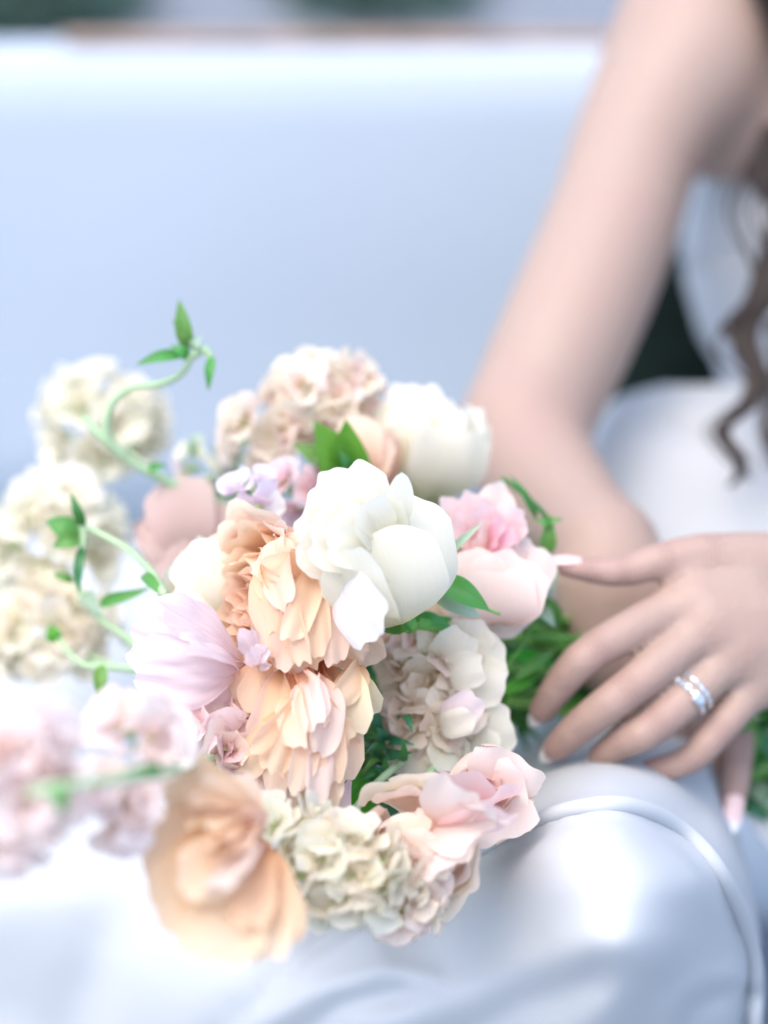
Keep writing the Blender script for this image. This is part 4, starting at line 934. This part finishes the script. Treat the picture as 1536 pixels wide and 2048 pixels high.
sprig('foliage_sprig', 'bright green broad stem and leaf at the bottom between the ranunculus and ivory stock', [[(700, 1680, .84), (715, 1600, .85), (740, 1500, .87), (900, 1400, .93)]],
    [((735, 1560, .842), (690, 1690, .828), 66, 'brightleaf'), ((740, 1570, .846), (735, 1660, .832), 44, 'brightleaf'), ((745, 1480, .85), (722, 1420, .84), 36, 'leaf'), ((740, 1540, .84), (640, 1665, .83), 40, 'brightleaf')], 'stem', (.005, .004, .003))
petal(bpy.data.objects['ranunculus.001'], (700, 1560, .80), (640, 1655, .792), 74, 'palepink', n=(.3, -.1, 1), bulge=.004)
sprig('broad_leaf', 'bright green broad leaf at the top centre under the beige stock', [[(690, 960, .905), (720, 1060, .92), (900, 1200, .94)]],
    [((690, 965, .905), (628, 842, .880), 100, 'brightleaf', dict(bulge=.008)), ((700, 960, .90), (692, 838, .878), 84, 'brightleaf'), ((680, 945, .90), (585, 888, .892), 50, 'leaf'), ((700, 945, .89), (678, 900, .882), 26, 'darkleaf')], 'stem')
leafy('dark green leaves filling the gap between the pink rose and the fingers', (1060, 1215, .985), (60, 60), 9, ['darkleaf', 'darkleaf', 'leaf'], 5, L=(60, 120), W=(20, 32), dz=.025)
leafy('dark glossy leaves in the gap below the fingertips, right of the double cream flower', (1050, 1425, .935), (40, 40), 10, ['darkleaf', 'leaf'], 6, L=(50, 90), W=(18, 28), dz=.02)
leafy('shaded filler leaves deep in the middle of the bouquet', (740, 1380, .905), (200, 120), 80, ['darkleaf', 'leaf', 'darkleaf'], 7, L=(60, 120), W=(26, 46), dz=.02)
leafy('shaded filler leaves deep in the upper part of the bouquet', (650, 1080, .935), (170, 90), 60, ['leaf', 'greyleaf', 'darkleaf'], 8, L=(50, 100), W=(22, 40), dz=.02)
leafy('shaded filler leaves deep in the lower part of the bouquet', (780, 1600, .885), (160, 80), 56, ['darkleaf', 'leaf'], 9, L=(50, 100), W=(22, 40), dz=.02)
sprig('grass_sprig', 'thin blue-green leafy sprig rising beside the pink rose at the wrist', [[(1075, 1220, .90), (1092, 1120, .89), (1096, 1045, .885), (1060, 1000, .885), (1005, 955, .885)]],
    [((1092, 1110, .889), (1100, 1030, .882), 34, 'leaf'), ((1098, 1050, .885), (1128, 1038, .88), 16, 'leaf'), ((1095, 1055, .885), (1068, 1040, .88), 20, 'leaf'), ((1075, 1040, .886), (1012, 955, .882), 16, 'darkleaf', dict(side=.002))], 'darkstem', (.0016, .0010))
sprig('foliage_sprig', 'narrow pale leaf laid across the pink rose', [[(890, 1115, .842), (870, 1160, .86), (900, 1260, .90)]], [((888, 1120, .84), (966, 1045, .835), 18, 'greyleaf')], 'palestem', (.0010, .0012))
sprig('foliage_sprig', 'pointed green leaf reaching right from beneath the sharp white rose', [[(870, 1170, .83), (900, 1190, .84), (1000, 1228, .838)]],
    [((872, 1160, .832), (980, 1222, .826), 52, 'leaf'), ((868, 1195, .836), (960, 1235, .838), 40, 'greyleaf'), ((830, 1235, .84), (905, 1255, .835), 28, 'leaf'), ((835, 1245, .845), (940, 1260, .85), 30, 'brightleaf')], 'stem', (.0012, .0006))
sprig('foliage_sprig', 'slender light green twig crossing the dark leaves beside the hand', [[(1090, 1150, .89), (1070, 1230, .885), (1045, 1290, .88), (1010, 1335, .875)]],
    [((1075, 1215, .884), (1110, 1255, .88), 26, 'greyleaf'), ((1085, 1190, .90), (1118, 1260, .905), 34, 'leaf'), ((1090, 1125, .89), (1108, 1185, .885), 36, 'greyleaf')], 'stem', (.0014, .0008))
# bare bundle of thick stems going into the hands
bd = thing('stem_bundle', 'bundle of thick bright green stems running under the hands', 'plant stems', P(1100, 1300, .95), 'green sprigs of the bridal bouquet')
SB = [((848, 1192, .862), (1160, 1330, .960)), ((862, 1212, .868), (1165, 1348, .964)), ((1000, 1215, .902), (1160, 1272, .970)), ((985, 1240, .898), (1160, 1290, .968)), ((975, 1262, .894), (1160, 1308, .966)), ((965, 1285, .890), (1165, 1328, .970)),
 ((960, 1305, .888), (1160, 1348, .966)), ((975, 1330, .886), (1160, 1366, .962)), ((985, 1352, .888), (1155, 1384, .960)), ((1000, 1375, .890), (1150, 1402, .958)), ((1010, 1398, .894), (1140, 1422, .956))]
for i, (a, b) in enumerate(SB):
    tube('stem', [a, ((a[0]+b[0])/2, (a[1]+b[1])/2-4+3*(i % 3), (a[2]+b[2])/2-.008-.003*(i % 2)), b, (1300, 1430, .992), (1500, 1540+8*i, .985), (1700, 1660+12*i, .98)], [.0030+.0005*(i % 3), .0030, .0032], M[('stem', 'brightstem', 'darkstem')[i % 3]], bd, 36, 10)
for l in (((1010, 1310, .885), (1120, 1335, .91), 30, 'brightleaf'), ((1030, 1360, .885), (1110, 1300, .90), 26, 'leaf'), ((1000, 1390, .885), (1085, 1345, .90), 30, 'brightleaf')): leaf(bd, *l)
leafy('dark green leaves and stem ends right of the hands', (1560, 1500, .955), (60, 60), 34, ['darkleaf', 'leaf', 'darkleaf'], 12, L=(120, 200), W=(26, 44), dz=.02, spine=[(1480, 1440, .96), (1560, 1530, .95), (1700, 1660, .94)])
sprig('foliage_sprig', 'pale silver leaves hanging right of the lowest fingertip, against the dress', [[(1470, 1560, .96), (1520, 1620, .955), (1600, 1700, .95)]],
    [((1490, 1560, .955), (1580, 1640, .95), 40, 'greyleaf'), ((1500, 1620, .955), (1570, 1720, .95), 40, 'coolwhite'), ((1480, 1600, .955), (1540, 1650, .95), 22, 'darkleaf')], 'darkstem')
